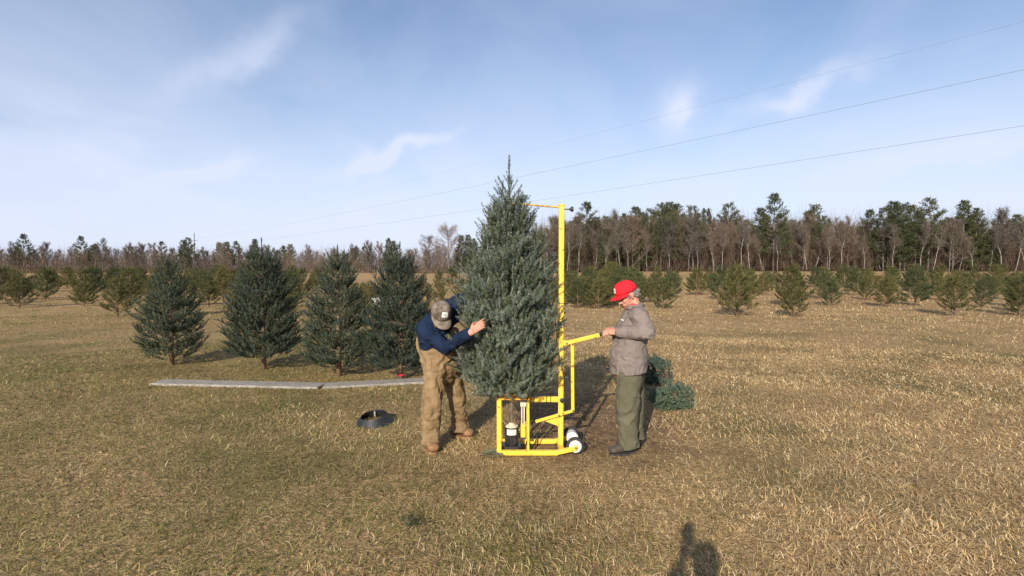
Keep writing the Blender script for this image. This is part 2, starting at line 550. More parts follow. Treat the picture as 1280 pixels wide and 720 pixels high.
def conifer(H, prof, rg, whorl=0.13, nb=7, spacing=0.06, shoot=0.10, upw=0.5, bottom=0.05, e_lo=5, e_hi=60, leader=0.28, jit=0.12, droop=0.0, inner=0.25):
    """shoot axes and branch lines of a conifer, base at z=0. prof: [(height, radius)]"""
    hs = np.array([p[0] for p in prof]); rs = np.array([p[1] for p in prof])
    P0, D, LL, lines = [], [], [], []

    def sh(p, d, l):
        P0.append(p); D.append(d / np.linalg.norm(d)); LL.append(l)

    up = np.array([0, 0, 1.0])
    z = bottom
    while z < H - leader * 1.2:
        n = nb if z < H * 0.75 else max(4, nb - 2)
        a0_ = rg.uniform(0, 6.28)
        for k in range(n):
            zz = z + rg.uniform(-0.5, 0.5) * whorl
            if zz < bottom * 0.5: zz = bottom
            fr = zz / H
            az = a0_ + 6.283 * k / n + rg.normal(0, 0.18)
            el = R(e_lo + (e_hi - e_lo) * fr ** 1.2) + rg.normal(0, 0.09)
            # the profile gives the outline; a branch rises, so look the radius up at its tip
            rad0 = np.interp(zz, hs, rs)
            ztip = min(H * 0.97, zz + rad0 * math.tan(max(el, 0.0)) * 0.7)
            rad = np.interp(ztip, hs, rs) * (1 + rg.normal(0, jit))
            L = max(0.05, rad) / max(0.45, math.cos(el))
            out = np.array([math.cos(az), math.sin(az), 0])
            sidev = np.array([-math.sin(az), math.cos(az), 0])
            p = np.array([0, 0, zz]); s = 0.0
            pts = [p.copy()]
            step = spacing; i = 0
            while s < L:
                f = s / L
                e = el + (0.5 - droop) * f ** 2
                d = out * math.cos(e) + up * math.sin(e)
                p = p + d * step; s += step; pts.append(p.copy()); i += 1
                if f < inner: continue
                tl = (L - s) * 0.45 + shoot * 0.8
                for sd in (-1, 1):
                    if rg.random() < 0.12: continue
                    td = d * 0.62 + sidev * sd * 0.72 + up * upw * rg.uniform(0.25, 1.0)
                    td = td / np.linalg.norm(td)
                    q = p.copy(); m = max(1, int(tl / shoot + 0.5))
                    for j in range(m):
                        sh(q, td, shoot * rg.uniform(0.85, 1.2))
                        if j < m - 1 or rg.random() < 0.5:
                            for s2 in (-1, 1):
                                if rg.random() < 0.62:
                                    cd = td * 0.75 + np.cross(td, up) * s2 * 0.55 + up * upw * rg.uniform(0.15, 0.95) + rg.normal(0, 0.12, 3)
                                    sh(q + td * shoot * 0.45, cd, shoot * rg.uniform(0.6, 1.0))
                        q = q + td * shoot
                        td = td + up * 0.14 * upw; td = td / np.linalg.norm(td)
                if rg.random() < 0.65:
                    sh(p, d * 0.55 + up * (0.25 + upw) + sidev * rg.normal(0, 0.4), shoot * rg.uniform(0.7, 1.15))
                sh(p - d * step, d, step * 1.15)
            sh(p, d + up * 0.15, shoot * rg.uniform(1.0, 1.5))
            lines.append(np.array(pts))
        z += whorl
    # leader
    for _ in range(3): sh(np.array([0, 0, H - leader]), np.array([0.01, 0, 1.0]), leader)
    for zz, n, l, ee in ((H - leader * 1.3, 7, leader * 0.5, 0.8), (H - leader * 1.08, 6, leader * 0.52, 0.9), (H - leader * 0.86, 5, leader * 0.40, 1.0), (H - leader * 0.62, 4, leader * 0.24, 1.05)):
        a0_ = rg.uniform(0, 6.28)
        for k in range(n):
            az = a0_ + 6.283 * k / n + rg.normal(0, 0.2)
            e = ee + rg.normal(0, 0.1)
            sh(np.array([0, 0, zz]), np.array([math.cos(az) * math.cos(e), math.sin(az) * math.cos(e), math.sin(e)]), l * rg.uniform(0.75, 1.2))
    return np.array(P0), np.array(D), np.array(LL), lines


def coat(sk, prof, n, rg, el=(0.75, 1.25), ln=(0.09, 0.15), depth=0.10, z0=0.05, z1=0.86):
    """more shoots near the outside of the crown, upswept, so that it reads full"""
    hs = np.array([p[0] for p in prof]); rs = np.array([p[1] for p in prof])
    H = hs[-1]
    z = rg.uniform(z0, H * z1, n * 3); rr = np.interp(z, hs, rs)
    k = rg.random(n * 3) < rr / rr.max(); z, rr = z[k][:n], rr[k][:n]; m = len(z)
    az = rg.uniform(0, 6.283, m)
    lump = 0.5 + 0.5 * np.sin(az * 5 + z * 17) * np.sin(az * 3 - z * 11 + 1.0)
    rad = np.maximum(0.01, rr - depth * (0.25 + 0.75 * rg.random(m)) - 0.05 * lump)
    e = rg.uniform(el[0], el[1], m)
    a2 = az + rg.normal(0, 0.35, m)
    d = np.stack([np.cos(a2) * np.cos(e), np.sin(a2) * np.cos(e), np.sin(e)], 1)
    p = np.stack([np.cos(az) * rad, np.sin(az) * rad, z - 0.03], 1)
    L = rg.uniform(ln[0], ln[1], m)
    return np.concatenate([sk[0], p]), np.concatenate([sk[1], d]), np.concatenate([sk[2], L]), sk[3]


def crown_mesh(name, sk, K, nl, nw, base_cols, rg, mat, ang=(0.75, 1.0), weights=None):
    p0, d, L, _ = sk
    mx = 0.13 if nl < 0.04 else 0.3
    while (L > mx).any():
        i = np.where(L > mx)[0]
        p0 = np.concatenate([p0, p0[i] + d[i] * (L[i] / 2)[:, None]]); d = np.concatenate([d, d[i]])
        L = L.copy(); L[i] /= 2; L = np.concatenate([L, L[i]])
    bc = np.array(base_cols)
    idx = rg.choice(len(bc), len(p0), p=weights)
    cols = bc[idx] * rg.uniform(0.82, 1.18, (len(p0), 1))
    # denser needles on long shoots are handled by splitting them
    v, c = needles(p0, d, L, K, nl, nw, cols, rg, ang)
    return mesh_np(name, v, np.arange(len(v), dtype=np.int32), 3, mat, c)


def trunk_mb(H, r, lines, zb=0.0, stub=True, br=0.006):
    mb = MB()
    mb.tube([(0, 0, zb), (0.004, 0.003, H * 0.35), (0, 0, H * 0.7), (0, 0, H * 0.82), (0.002, 0, H * 0.97)], [r, r * 0.75, r * 0.32, 0.005, 0.0025], 10)
    if stub:
        for ln in lines:
            k = max(2, int(len(ln) * 0.8))
            st = [tuple(q) for q in ln[:k:3]] + [tuple(ln[k - 1])]
            if len(st) >= 2:
                mb.tube(st, [br * (1 - 0.7 * i / (len(st) - 1)) for i in range(len(st))], 4, cap=False)
    return mb


BLUE = [(0.128, 0.166, 0.122), (0.162, 0.200, 0.158), (0.225, 0.258, 0.218), (0.130, 0.148, 0.078)]
DARKBLUE = [(0.070, 0.098, 0.068), (0.095, 0.125, 0.088), (0.128, 0.155, 0.112), (0.120, 0.126, 0.058)]
FIELD = [(0.108, 0.114, 0.038), (0.148, 0.142, 0.048), (0.082, 0.102, 0.038), (0.182, 0.152, 0.056)]
FIELD2 = [(0.066, 0.092, 0.038), (0.088, 0.112, 0.044), (0.122, 0.128, 0.050)]


def place_conifer(name, loc, cm, tm, label, group=None, rz=0.0, sc=1.0, mats=None, cat='tree', rot=None):
    root = empty(name, loc, label, cat, group)
    c = bpy.data.objects.new('crown', cm); link(c, root)
    t = bpy.data.objects.new('trunk', tm); link(t, root)
    root.rotation_euler = rot or (0, 0, rz); root.scale = (sc,) * 3
    return root


def mb_mesh(mb, name, mat, smooth=True):
    me = bpy.data.meshes.new(name)
    me.from_pydata([tuple(v) for v in mb.v], [], mb.f)
    if smooth: me.polygons.foreach_set('use_smooth', np.ones(len(me.polygons), bool))
    me.materials.append(mat)
    return me


# depth of the drilling stand and of the tree that stands on it
DM = G(660, 570).y               # front runner
DC = DM + 0.16                   # its middle plane
TOPZ = P(640, 498, DM).z         # top of the little table
tree_x = P(636, 400, DC).x
tip_z = P(636, 197, DC).z
BH = tip_z - TOPZ
s_ = FPX / DC


def zfrom(py): return P(636, py, DC).z - TOPZ


rg = np.random.default_rng(11)
big_prof = [(0.0, 0.29), (zfrom(475), 0.375), (zfrom(450), 0.405), (zfrom(410), 0.415), (zfrom(370), 0.385), (zfrom(330), 0.30),
            (zfrom(300), 0.19), (zfrom(270), 0.09), (zfrom(252), 0.035), (zfrom(235), 0.015), (BH, 0.0)]
sk = conifer(BH, big_prof, rg, whorl=0.072, nb=9, spacing=0.066, shoot=0.118, upw=1.25, bottom=0.05, e_lo=-12, e_hi=52, leader=0.42, inner=0.15, jit=0.07)
sk = coat(sk, big_prof, 1900, rg, z0=0.0, z1=0.78)
cm = crown_mesh('crown', sk, 47, 0.026, 0.0058, BLUE, rg, M['needle'], ang=(0.8, 1.15), weights=[0.3, 0.35, 0.2, 0.15])
tm = mb_mesh(trunk_mb(BH, 0.034, sk[3], zb=-0.02), 'trunk', M['bark'])
print('big tree shoots', len(sk[0]))
place_conifer('spruce_tree', (tree_x, DC, TOPZ + 0.012), cm, tm, 'tall blue-green cut spruce held upright on the yellow stand')

# spruces standing on the left
rg = np.random.default_rng(23)
LS = G(501, 474)
LH = P(505, 303, LS.y).z
LPROF = [(0, 0.2), (0.22, 0.42), (0.42, 0.54), (0.75, 0.52), (1.1, 0.43), (1.5, 0.28), (1.85, 0.14), (LH - 0.1, 0.03), (LH, 0.0)]
sk2 = conifer(LH, LPROF, rg,
              whorl=0.10, nb=8, spacing=0.075, shoot=0.12, upw=0.55, bottom=0.24, e_lo=2, e_hi=58, leader=0.36, inner=0.2)
sk2 = coat(sk2, LPROF, 900, rg, (0.5, 1.0), (0.10, 0.18), 0.14, 0.25)
cm2 = crown_mesh('crown', sk2, 42, 0.026, 0.0068, DARKBLUE, rg, M['needle'])
tm2 = mb_mesh(trunk_mb(LH, 0.042, sk2[3]), 'trunk', M['bark'])
lt = place_conifer('spruce_tree', (LS.x, LS.y, 0.0), cm2, tm2, 'dark spruce standing on the grey board, trunk bare below, behind the man in navy', sc=1.0)
mb = MB().tube([(LS.x - 0.045, LS.y - 0.03, 0.075), (LS.x + 0.05, LS.y - 0.045, 0.075)], 0.017, 8)
mb.build('red_tag', M['redshirt'], lt)
rg = np.random.default_rng(24)
sk2b = conifer(LH, [(0, 0.16), (0.2, 0.46), (0.4, 0.58), (0.7, 0.55), (1.1, 0.40), (1.5, 0.27), (1.85, 0.12), (LH - 0.1, 0.03), (LH, 0.0)], rg,
               whorl=0.12, nb=7, spacing=0.08, shoot=0.13, upw=0.5, bottom=0.16, e_lo=6, e_hi=55, leader=0.3, inner=0.2, jit=0.2)
sk2b = coat(sk2b, LPROF, 700, rg, (0.4, 0.9), (0.10, 0.18), 0.14, 0.2)
cm2b = crown_mesh('crown', sk2b, 36, 0.027, 0.0075, DARKBLUE, rg, M['needle'])
tm2b = mb_mesh(trunk_mb(LH, 0.045, sk2b[3]), 'trunk', M['bark'])
ls2 = G(424, 470)
place_conifer('spruce_tree', (ls2.x, ls2.y, 0), cm2b, tm2b, 'dark spruce beside the grey board, next one along from the bare-trunked spruce', rz=2.0, sc=0.98)
ls3 = G(330, 462)
place_conifer('spruce_tree', (ls3.x, ls3.y, 0), cm2, tm2, 'dark spruce third along from the spruce standing on the board', rz=4.1, sc=1.05)
ls4 = G(215, 456)
place_conifer('spruce_tree', (ls4.x, ls4.y, 0), cm2b, tm2b, 'dark spruce last in the short line that starts at the grey board', rz=5.2, sc=0.93)

# felled spruce and loose boughs behind the man in the red cap
rg = np.random.default_rng(31)
sk3 = conifer(1.25, [(0, 0.22), (0.2, 0.30), (0.5, 0.27), (0.9, 0.14), (1.25, 0.0)], rg, whorl=0.11, nb=6, spacing=0.06, shoot=0.085, upw=0.4, bottom=0.06, e_lo=15, e_hi=55, leader=0.2)
cm3 = crown_mesh('crown', coat(sk3, [(0, 0.22), (0.2, 0.30), (0.5, 0.27), (0.9, 0.14), (1.25, 0.0)], 350, rg, (0.3, 1.0)), 44, 0.028, 0.008, [(0.10, 0.15, 0.11), (0.13, 0.185, 0.145), (0.085, 0.125, 0.085)], rg, M['needle'])
tm3 = mb_mesh(trunk_mb(1.25, 0.024, sk3[3]), 'trunk', M['bark'])
fp = G(838, 478)
place_conifer('felled_tree', (fp.x, fp.y, 0.13), cm3, tm3, 'small blue-green felled spruce lying on the grass behind the man in the red cap', rot=(R(84), 0, R(-80)), sc=0.8)
fp2 = G(836, 508)
place_conifer('felled_tree', (fp2.x + 0.25, fp2.y, 0.12), cm3, tm3, 'smaller felled spruce top lying on grass beside the red-capped man\'s shadow', rot=(R(84), 0, R(-60)), sc=0.55)

# young trees in rows
YM = []
for k in range(5):
    rg = np.random.default_rng(50 + k)
    h = 1.9
    w = (0.5, 0.58, 0.62, 0.52, 0.66)[k]
    sky_ = conifer(h, [(0, 0.5 * w), (0.25, w), (0.6, 0.92 * w), (1.1, 0.62 * w), (1.5, 0.3 * w), (h, 0)], rg, whorl=0.17, nb=7, spacing=0.12, shoot=0.16, upw=0.6,
                   bottom=0.16, e_lo=12, e_hi=58, leader=0.34, jit=0.2)
    cmk = crown_mesh('crown', sky_, 20, 0.06, 0.016, FIELD if k in (0, 1, 4) else FIELD2, rg, M['fieldneedle'])
    tmk = mb_mesh(trunk_mb(h, 0.035, sky_[3], br=0.01), 'trunk', M['bark'])
    YM.append((cmk, tmk, len(sky_[0])))
print('young tree shoots', [y[2] for y in YM])


def young(px, base, top, var, label, group):
    d = CAM_H * FPX / (base - HORIZON)
    for _ in range(12):       # follow the rising ground
        p = P(px, base, d); tz = float(terrain(p.x, d))
        d = d + (p.z - tz) * 6.0 if p.z > tz else d - (tz - p.z) * 6.0
        d = max(8, min(120, d))
    p = P(px, base, d)
    h = P(px, top, d).z - p.z
    place_conifer('young_tree', (p.x, d, float(terrain(p.x, d)) - 0.02), YM[var][0], YM[var][1], LOOK[var] + label, LOOK[var] + group, rz=random.uniform(0, 6.28), sc=h / 1.9)


LOOK = ('slim, yellow-green ', 'medium-wide, yellow-green ', 'wide, dark green ', 'slim, dark green ', 'widest, yellow-green ')
GR = 'young conifers growing in the field on the side of the red-capped man'
LR = 'young conifer growing in the field between the yellow post and woods'
for i, (px, b_, t_) in enumerate([(693, 376, 346), (708, 380, 338), (722, 385, 346), (735, 374, 333), (748, 386, 347), (764, 372, 324), (758, 383, 346),
                                  (778, 376, 330), (793, 379, 331), (806, 372, 345), (822, 354, 331), (829, 386, 346), (840, 372, 338), (815, 361, 341),
                                  (740, 362, 331), (700, 362, 336), (772, 360, 327), (686, 358, 336), (729, 360, 340), (752, 358, 336), (787, 358, 334), (845, 358, 336), (690, 384, 352), (714, 372, 341), (729, 380, 343), (742, 380, 340), (754, 376, 337), (768, 381, 341), (784, 384, 345), (799, 366, 338), (812, 378, 346), (820, 368, 341), (836, 362, 336), (706, 356, 334), (760, 357, 330), (779, 364, 334), (746, 370, 336), (718, 364, 336)]):
    young(px, b_, t_, i % 5, LR, GR)
GL = 'young conifers growing in the field beyond the spruces'
LL_ = 'young conifer growing in the field between spruces and far woods'
for i, (px, b_, t_) in enumerate([(446, 386, 351), (461, 388, 350), (472, 382, 354), (454, 372, 351), (549, 362, 337), (549, 380, 350), (566, 360, 331), (577, 374, 346), (590, 364, 340), (535, 372, 352)]):
    young(px, b_, t_, (0, 1, 4, 0, 3, 1, 3, 4, 0, 1)[i], LL_, GL)
# the rows go on to both sides
for row in range(7):
    y = 19 + row * 4.6
    for k in range(-24, 25):
        x = k * 2.0 + row * 0.5 + random.uniform(-0.3, 0.3)
        yy = y + random.uniform(-0.5, 0.5)
        u = x / yy
        if -0.335 < u < 0.33 or abs(u) > 1.12 or random.random() < 0.15: continue
        var = random.randrange(5)
        place_conifer('young_tree', (x, yy, float(terrain(x, yy)) - 0.02), YM[var][0], YM[var][1],
                      LOOK[var] + (LR if u > 0 else LL_), LOOK[var] + (GR if u > 0 else GL), rz=random.uniform(0, 6.28), sc=random.uniform(0.62, 1.05))

# ------------------------------------------------------------------ the woods
def bare_tree(H, rg, tr=0.12, spread=0.4, nmain=9, first=0.35, lean=0.0, tw=0.02, twigcol=((0.118, 0.100, 0.086), (0.155, 0.134, 0.116), (0.092, 0.078, 0.066)), ntw=9, upb=0.5, curve=0.13):
    """returns (trunk MB, twig mesh)"""
    mb = MB(); P0, D, LL = [], [], []
    n = 7
    lx, ly = lean * math.cos(1.0), lean * math.sin(1.0)
    ph = rg.uniform(0, 6.28)
    line = [np.array([lx * H * (i / n) ** 1.3 + 0.012 * H * math.sin(i * 1.3 + ph), ly * H * (i / n) ** 1.3 + 0.01 * H * math.cos(i * 1.7 + ph), H * 0.97 * i / n]) for i in range(n + 1)]
    mb.tube([tuple(q) for q in line], [tr * 0.85 * (1 - 0.9 * i / n) for i in range(n + 1)], 6)

    def at(f):
        x = f * n; i = min(n - 1, int(x)); return line[i] + (line[i + 1] - line[i]) * (x - i)
    up = np.array([0, 0, 1.0])
    for k in range(nmain):
        f = first + (0.97 - first) * (k + rg.random() * 0.8) / nmain
        az = k * 2.4 + rg.normal(0, 0.4)
        L = H * spread * (1.15 - f) * rg.uniform(0.7, 1.2) + 0.06 * H
        d = np.array([math.cos(az), math.sin(az), upb + rg.uniform(0, 0.7)]); d /= np.linalg.norm(d)
        p = at(f); pts = [p]
        m = 5
        for j in range(m):
            d = d + up * curve + rg.normal(0, 0.12, 3); d /= np.linalg.norm(d)
            p = p + d * L / m; pts.append(p)
            for s in range(ntw if j > 0 else ntw // 3):
                td = d * 0.7 + rg.normal(0, 0.55, 3) + up * 0.35; td /= np.linalg.norm(td)
                q0 = pts[-2] + (p - pts[-2]) * rg.random()
                l2 = H * 0.075 * rg.uniform(0.6, 1.4)
                P0.append(q0); D.append(td); LL.append(l2)
                for s3 in range(3):
                    t3 = td * 0.8 + rg.normal(0, 0.45, 3) + up * 0.1; t3 /= np.linalg.norm(t3)
                    P0.append(q0 + td * l2 * rg.uniform(0.3, 0.9)); D.append(t3); LL.append(l2 * rg.uniform(0.5, 0.9))
        mb.tube([tuple(q) for q in pts], [max(0.012, tr * 0.38 * (1 - f * 0.5) * (1 - 0.9 * j / m)) for j in range(m + 1)], 4, cap=False)
    P0, D, LL = np.array(P0), np.array(D), np.array(LL)
    N = len(P0)
    sd = unit(np.cross(D, rg.normal(0, 1, (N, 3)))) * (tw / 2)
    v = np.empty((N, 3, 3)); v[:, 0] = P0 - sd; v[:, 1] = P0 + sd; v[:, 2] = P0 + D * LL[:, None]
    tc_ = np.array(twigcol)
    c = np.repeat(tc_[rg.integers(0, len(tc_), N)] * rg.uniform(0.8, 1.2, (N, 1)), 3, axis=0)
    return mb, mesh_np('twigs', v.reshape(-1, 3), np.arange(N * 3, dtype=np.int32), 3, M['twig'], c)


def pine_tree(H, rg, w=0.24, first=0.3, cols=((0.065, 0.082, 0.036), (0.088, 0.105, 0.045), (0.115, 0.125, 0.055)), dense=1.0, tr=0.13):
    mb = MB()
    mb.tube([(0, 0, -0.2), (0.05, 0.02, H * 0.4), (0, 0.05, H * 0.8), (0, 0, H * 0.98)], [tr, tr * 0.8, tr * 0.4, 0.02], 7)
    P0, D, LL = [], [], []
    z = H * first
    up = np.array([0, 0, 1.0])
    while z < H * 0.98:
        f = (z / H - first) / (1 - first)
        nb = int(rg.integers(4, 7))
        a0_ = rg.uniform(0, 6.28)
        for k in range(nb):
            az = a0_ + 6.283 * k / nb + rg.normal(0, 0.3)
            L = H * w * (1 - f) ** 0.75 * (0.55 + 0.45 * min(1, f * 4 + 0.3)) * rg.uniform(0.6, 1.25) + 0.25
            el = -0.05 + 0.7 * f + rg.normal(0, 0.12)
            d = np.array([math.cos(az) * math.cos(el), math.sin(az) * math.cos(el), math.sin(el)])
            pts = [np.array([0, 0, z])]
            m = max(3, int(L / 0.35))
            for j in range(m):
                d = d + up * 0.05 + rg.normal(0, 0.06, 3); d /= np.linalg.norm(d)
                pts.append(pts[-1] + d * L / m)
                if j / m < 0.25: continue
                for s in range(int(5 * dense + rg.random())):
                    td = d * 0.6 + rg.normal(0, 0.6, 3) + up * 0.35; td /= np.linalg.norm(td)
                    P0.append(pts[-1] + rg.normal(0, 0.10, 3)); D.append(td); LL.append(rg.uniform(0.2, 0.42))
            mb.tube([tuple(q) for q in pts[::2]] + [tuple(pts[-1])], 0.03, 3, cap=False)
        z += H * 0.055 * rg.uniform(0.8, 1.2)
    P0, D, LL = np.array(P0), np.array(D), np.array(LL)
    bc = np.array(cols)
    c0 = bc[rg.integers(0, len(bc), len(P0))] * rg.uniform(0.8, 1.2, (len(P0), 1))
    v, c = needles(P0, D, LL, 10, 0.19, 0.06, c0, rg, (0.6, 1.1))
    return mb, mesh_np('crown', v, np.arange(len(v), dtype=np.int32), 3, M['pine'], c)


def pack(mb, cme, barkmat):
    return mb_mesh(mb, 'trunk', barkmat), cme


BARE, BIRCH, PINE, TALL = [], [], [], []
for k in range(4):
    rg = np.random.default_rng(100 + k)
    BARE.append(pack(*bare_tree(9.0, rg, 0.10, 0.36, 17, 0.16, 0.03, 0.038, ntw=14), M['farbark']))
for k in range(2):
    rg = np.random.default_rng(110 + k)
    BARE.append(pack(*bare_tree(9.0, rg, 0.10, 0.42, 18, 0.12, 0.02, 0.038, twigcol=((0.155, 0.115, 0.09), (0.182, 0.138, 0.108), (0.125, 0.095, 0.076)), ntw=14), M['farbark']))
for k in range(4):
    rg = np.random.default_rng(120 + k)
    BIRCH.append(pack(*bare_tree(9.0, rg, 0.10, 0.20, 11, 0.45, 0.06 + 0.07 * k, 0.024, ntw=10, upb=0.8), M['birch']))
for k in range(2):
    rg = np.random.default_rng(130 + k)
    TALL.append(pack(*bare_tree(14.0, rg, 0.24, 0.60, 30, 0.22, 0.01, 0.032, twigcol=((0.24, 0.20, 0.185), (0.20, 0.165, 0.15)), ntw=15, upb=0.28, curve=0.05), M['farbark']))
for k in range(4):
    rg = np.random.default_rng(140 + k)
    PINE.append(pack(*pine_tree(11.0, rg, (0.25, 0.29, 0.23, 0.28)[k], (0.22, 0.34, 0.10, 0.26)[k], dense=(2.0, 1.7, 2.1, 1.9)[k]), M['farbark']))


def put(name, kind, x, y, sc, label, cat, group, rz=None, crown='crown'):
    root = empty(name, (x, y, float(terrain(x, y)) - 0.05), label, cat, group)
    root.rotation_euler = (0, 0, random.uniform(0, 6.28) if rz is None else rz)
    root.scale = (sc, sc, sc * random.uniform(0.94, 1.06))
    for nm, me in (('trunk', kind[0]), (crown, kind[1])):
        o = bpy.data.objects.new(nm, me); link(o, root)
    return root


def put_pine(x, y, sc, lab, grp):
    v_ = random.choice((0, 2, 2, 3, 1, 3))
    nm = ('green high-crowned', 'broad bare-stemmed green', 'narrow green low-branched', 'green loose-crowned')[v_]
    put('pine_tree', PINE[v_], x, y, sc, nm + lab, 'pine', nm + ' ' + grp)


def at_px(px, d):
    return (px - 640) / FPX * d, d


random.seed(21)
LB = ' tree in the woods along the far edge of the field'
LBI = 'pale slender birch with bare branches at the front of the woods'
LP = ' pine rising among bare trees in the woods beyond the field'
LBF = ' tree in the distant wood beyond the wide open field'
LPF = ' pine in the distant wood beyond the wide open field'
GBI, GB, GP, GBF, GPF = 'birches at the front of the woods', 'bare trees of the woods', 'pines of the woods', 'bare trees of the distant wood', 'pines of the distant wood'
# right-hand woods: front birches
for k in range(38):
    px = 690 + k * 16.5 + random.uniform(-5, 5)
    d = random.uniform(92, 100)
    x, y = at_px(px, d)
    v_ = random.randrange(4)
    put('birch_tree', BIRCH[v_], x, y, random.uniform(0.68, 0.98), ('nearly upright ', 'slightly leaning ', 'leaning ', 'steeply leaning ')[v_] + LBI, 'birch', ('upright ', 'slightly leaning ', 'leaning ', 'steeply leaning ')[v_] + GBI, crown='twigs')
for k in range(125):
    px = 668 + k * 5.2 + random.uniform(-5, 5)
    d = random.uniform(97, 118)
    x, y = at_px(px, d)
    v_ = random.randrange(6)
    put('bare_tree', BARE[v_], x, y, random.uniform(0.7, 1.22), 'bare grey-brown' + LB if v_ < 4 else 'bare russet' + LB, 'tree', ('grey-brown ' if v_ < 4 else 'russet ') + GB, crown='twigs')
for px, d, h in [(733, 104, 13.0), (722, 112, 11), (757, 112, 11.9), (768, 114, 12.3), (779, 110, 11.6), (794, 108, 13.3), (801, 112, 12.6), (812, 116, 12.8), (826, 108, 13.4), (836, 110, 13.6),
                 (845, 106, 13.2), (838, 101, 11.0), (705, 114, 10.5), (757, 98, 7.6), (788, 103, 9.8), (818, 104, 10.4), (690, 116, 9.5), (746, 118, 11.6), (714, 116, 10.6), (738, 115, 11.4), (762, 104, 10.2), (808, 106, 11.6), (832, 114, 13.4), (784, 116, 12.0), (698, 110, 8.5), (712, 100, 6.5), (728, 102, 8.0), (742, 106, 9.8), (752, 106, 8.8), (770, 98, 7.0), (799, 99, 7.8), (811, 101, 9.0), (826, 100, 9.5), (842, 104, 12.0), (820, 118, 13.2), (775, 104, 9.4)]:
    x, y = at_px(px, d)
    put_pine(x, y, h / 11.0, LP, GP)
for k in range(42):
    px = 852 + k * 10.5 + random.uniform(-6, 6)
    d = random.uniform(97, 116)
    x, y = at_px(px, d)
    put_pine(x, y, random.uniform(0.6, 1.3), LP, GP)
# distant wood on the left and behind the tall spruce
for k in range(95):
    px = -10 + k * 7.4 + random.uniform(-5, 5)
    d = random.uniform(150, 178)
    x, y = at_px(px, d)
    v_ = random.choice([0, 1, 2, 4, 5, 3])
    put('bare_tree', BARE[v_], x, y, random.uniform(0.62, 0.98), 'bare grey-brown' + LBF if v_ < 4 else 'bare russet' + LBF, 'tree', ('grey-brown ' if v_ < 4 else 'russet ') + GBF, crown='twigs')
for px, d, h in [(446, 172, 8.5), (455, 160, 8.2), (486, 155, 9.6), (492, 160, 10.0), (577, 150, 10.2), (585, 155, 10.5), (592, 150, 9.8), (440, 175, 8)] + \
        [(random.uniform(0, 425), random.uniform(150, 175), random.uniform(8, 11)) for _ in range(16)]:
    x, y = at_px(px, d)
    put_pine(x, y, h / 11.0, LPF, GPF)
for px, d, h, lab in [(561, 150, 13.6, 'tall round-crowned bare tree standing above the distant wood'), (536, 158, 11.6, 'lower broad-crowned bare tree beside the tall round-crowned one')]:
    x, y = at_px(px, d)
    put('tall_bare_tree', TALL[0 if px == 561 else 1], x, y, h / 14.0, lab, 'tree', None, crown='twigs')

# undergrowth and the mass of stems behind, too deep to count
def thicket(name, x0f, d0, d1, px0, px1, n, hmax, cols, label, seed):
    rg = np.random.default_rng(seed)
    px = rg.uniform(px0, px1, n); d = rg.uniform(d0, d1, n)
    x = (px - 640) / FPX * d
    z = terrain(x, d)
    k = 5
    h = hmax * rg.beta(1.6, 1.9, n)
    base = np.stack([x, d, z], 1)
    P0 = np.repeat(base, k, 0); P0[:, 2] += np.repeat(h, k) * rg.uniform(0, 0.8, n * k)
    D = unit(rg.normal(0, 0.33, (n * k, 3)) + np.array([0, 0, 1.0])); L = np.repeat(h, k) * rg.uniform(0.3, 0.6, n * k) + 0.3
    sd = unit(np.cross(D, rg.normal(0, 1, (n * k, 3)))) * 0.02
    v = np.empty((n * k, 3, 3)); v[:, 0] = P0 - sd; v[:, 1] = P0 + sd; v[:, 2] = P0 + D * L[:, None]
    tc_ = np.array(cols)
    c = np.repeat(tc_[rg.integers(0, len(tc_), n * k)] * rg.uniform(0.7, 1.25, (n * k, 1)), 3, 0)
    o = bpy.data.objects.new(name, mesh_np(name, v.reshape(-1, 3), np.arange(n * k * 3, dtype=np.int32), 3, M['twig'], c))
    link(o); tag(o, label, 'undergrowth', kind='stuff')


thicket('undergrowth', 0, 99, 126, 660, 1330, 30000, 12.0, [(0.098, 0.078, 0.064), (0.128, 0.102, 0.082), (0.078, 0.062, 0.05), (0.15, 0.10, 0.075)], 'dense brown bare undergrowth filling the woods behind the birches', 5)
thicket('undergrowth', 0, 152, 185, -60, 690, 18000, 8.5, [(0.15, 0.118, 0.095), (0.125, 0.098, 0.08), (0.175, 0.132, 0.105)], 'russet brown bare undergrowth of the distant wood', 6)

# ------------------------------------------------------------------ far buildings and car
def far_base(px, d):
    x, y = at_px(px, d); return Vector((x, y, float(terrain(x, y))))


b = far_base(478, 160)
r = empty('white_shed', b, 'small white shed with flat roof at the far edge of the field', 'shed')
MB().box(b + Vector((-1.3, -1.2, 0)), b + Vector((1.3, 1.2, 2.2))).build('wall', M['siding'], r)
MB().box(b + Vector((-1.5, -1.4, 2.2)), b + Vector((1.5, 1.4, 2.4))).build('roof', M['roofing'], r)
MB().box(b + Vector((-0.45, -1.24, 0)), b + Vector((0.45, -1.19, 1.9))).build('door', M['greywood'], r)
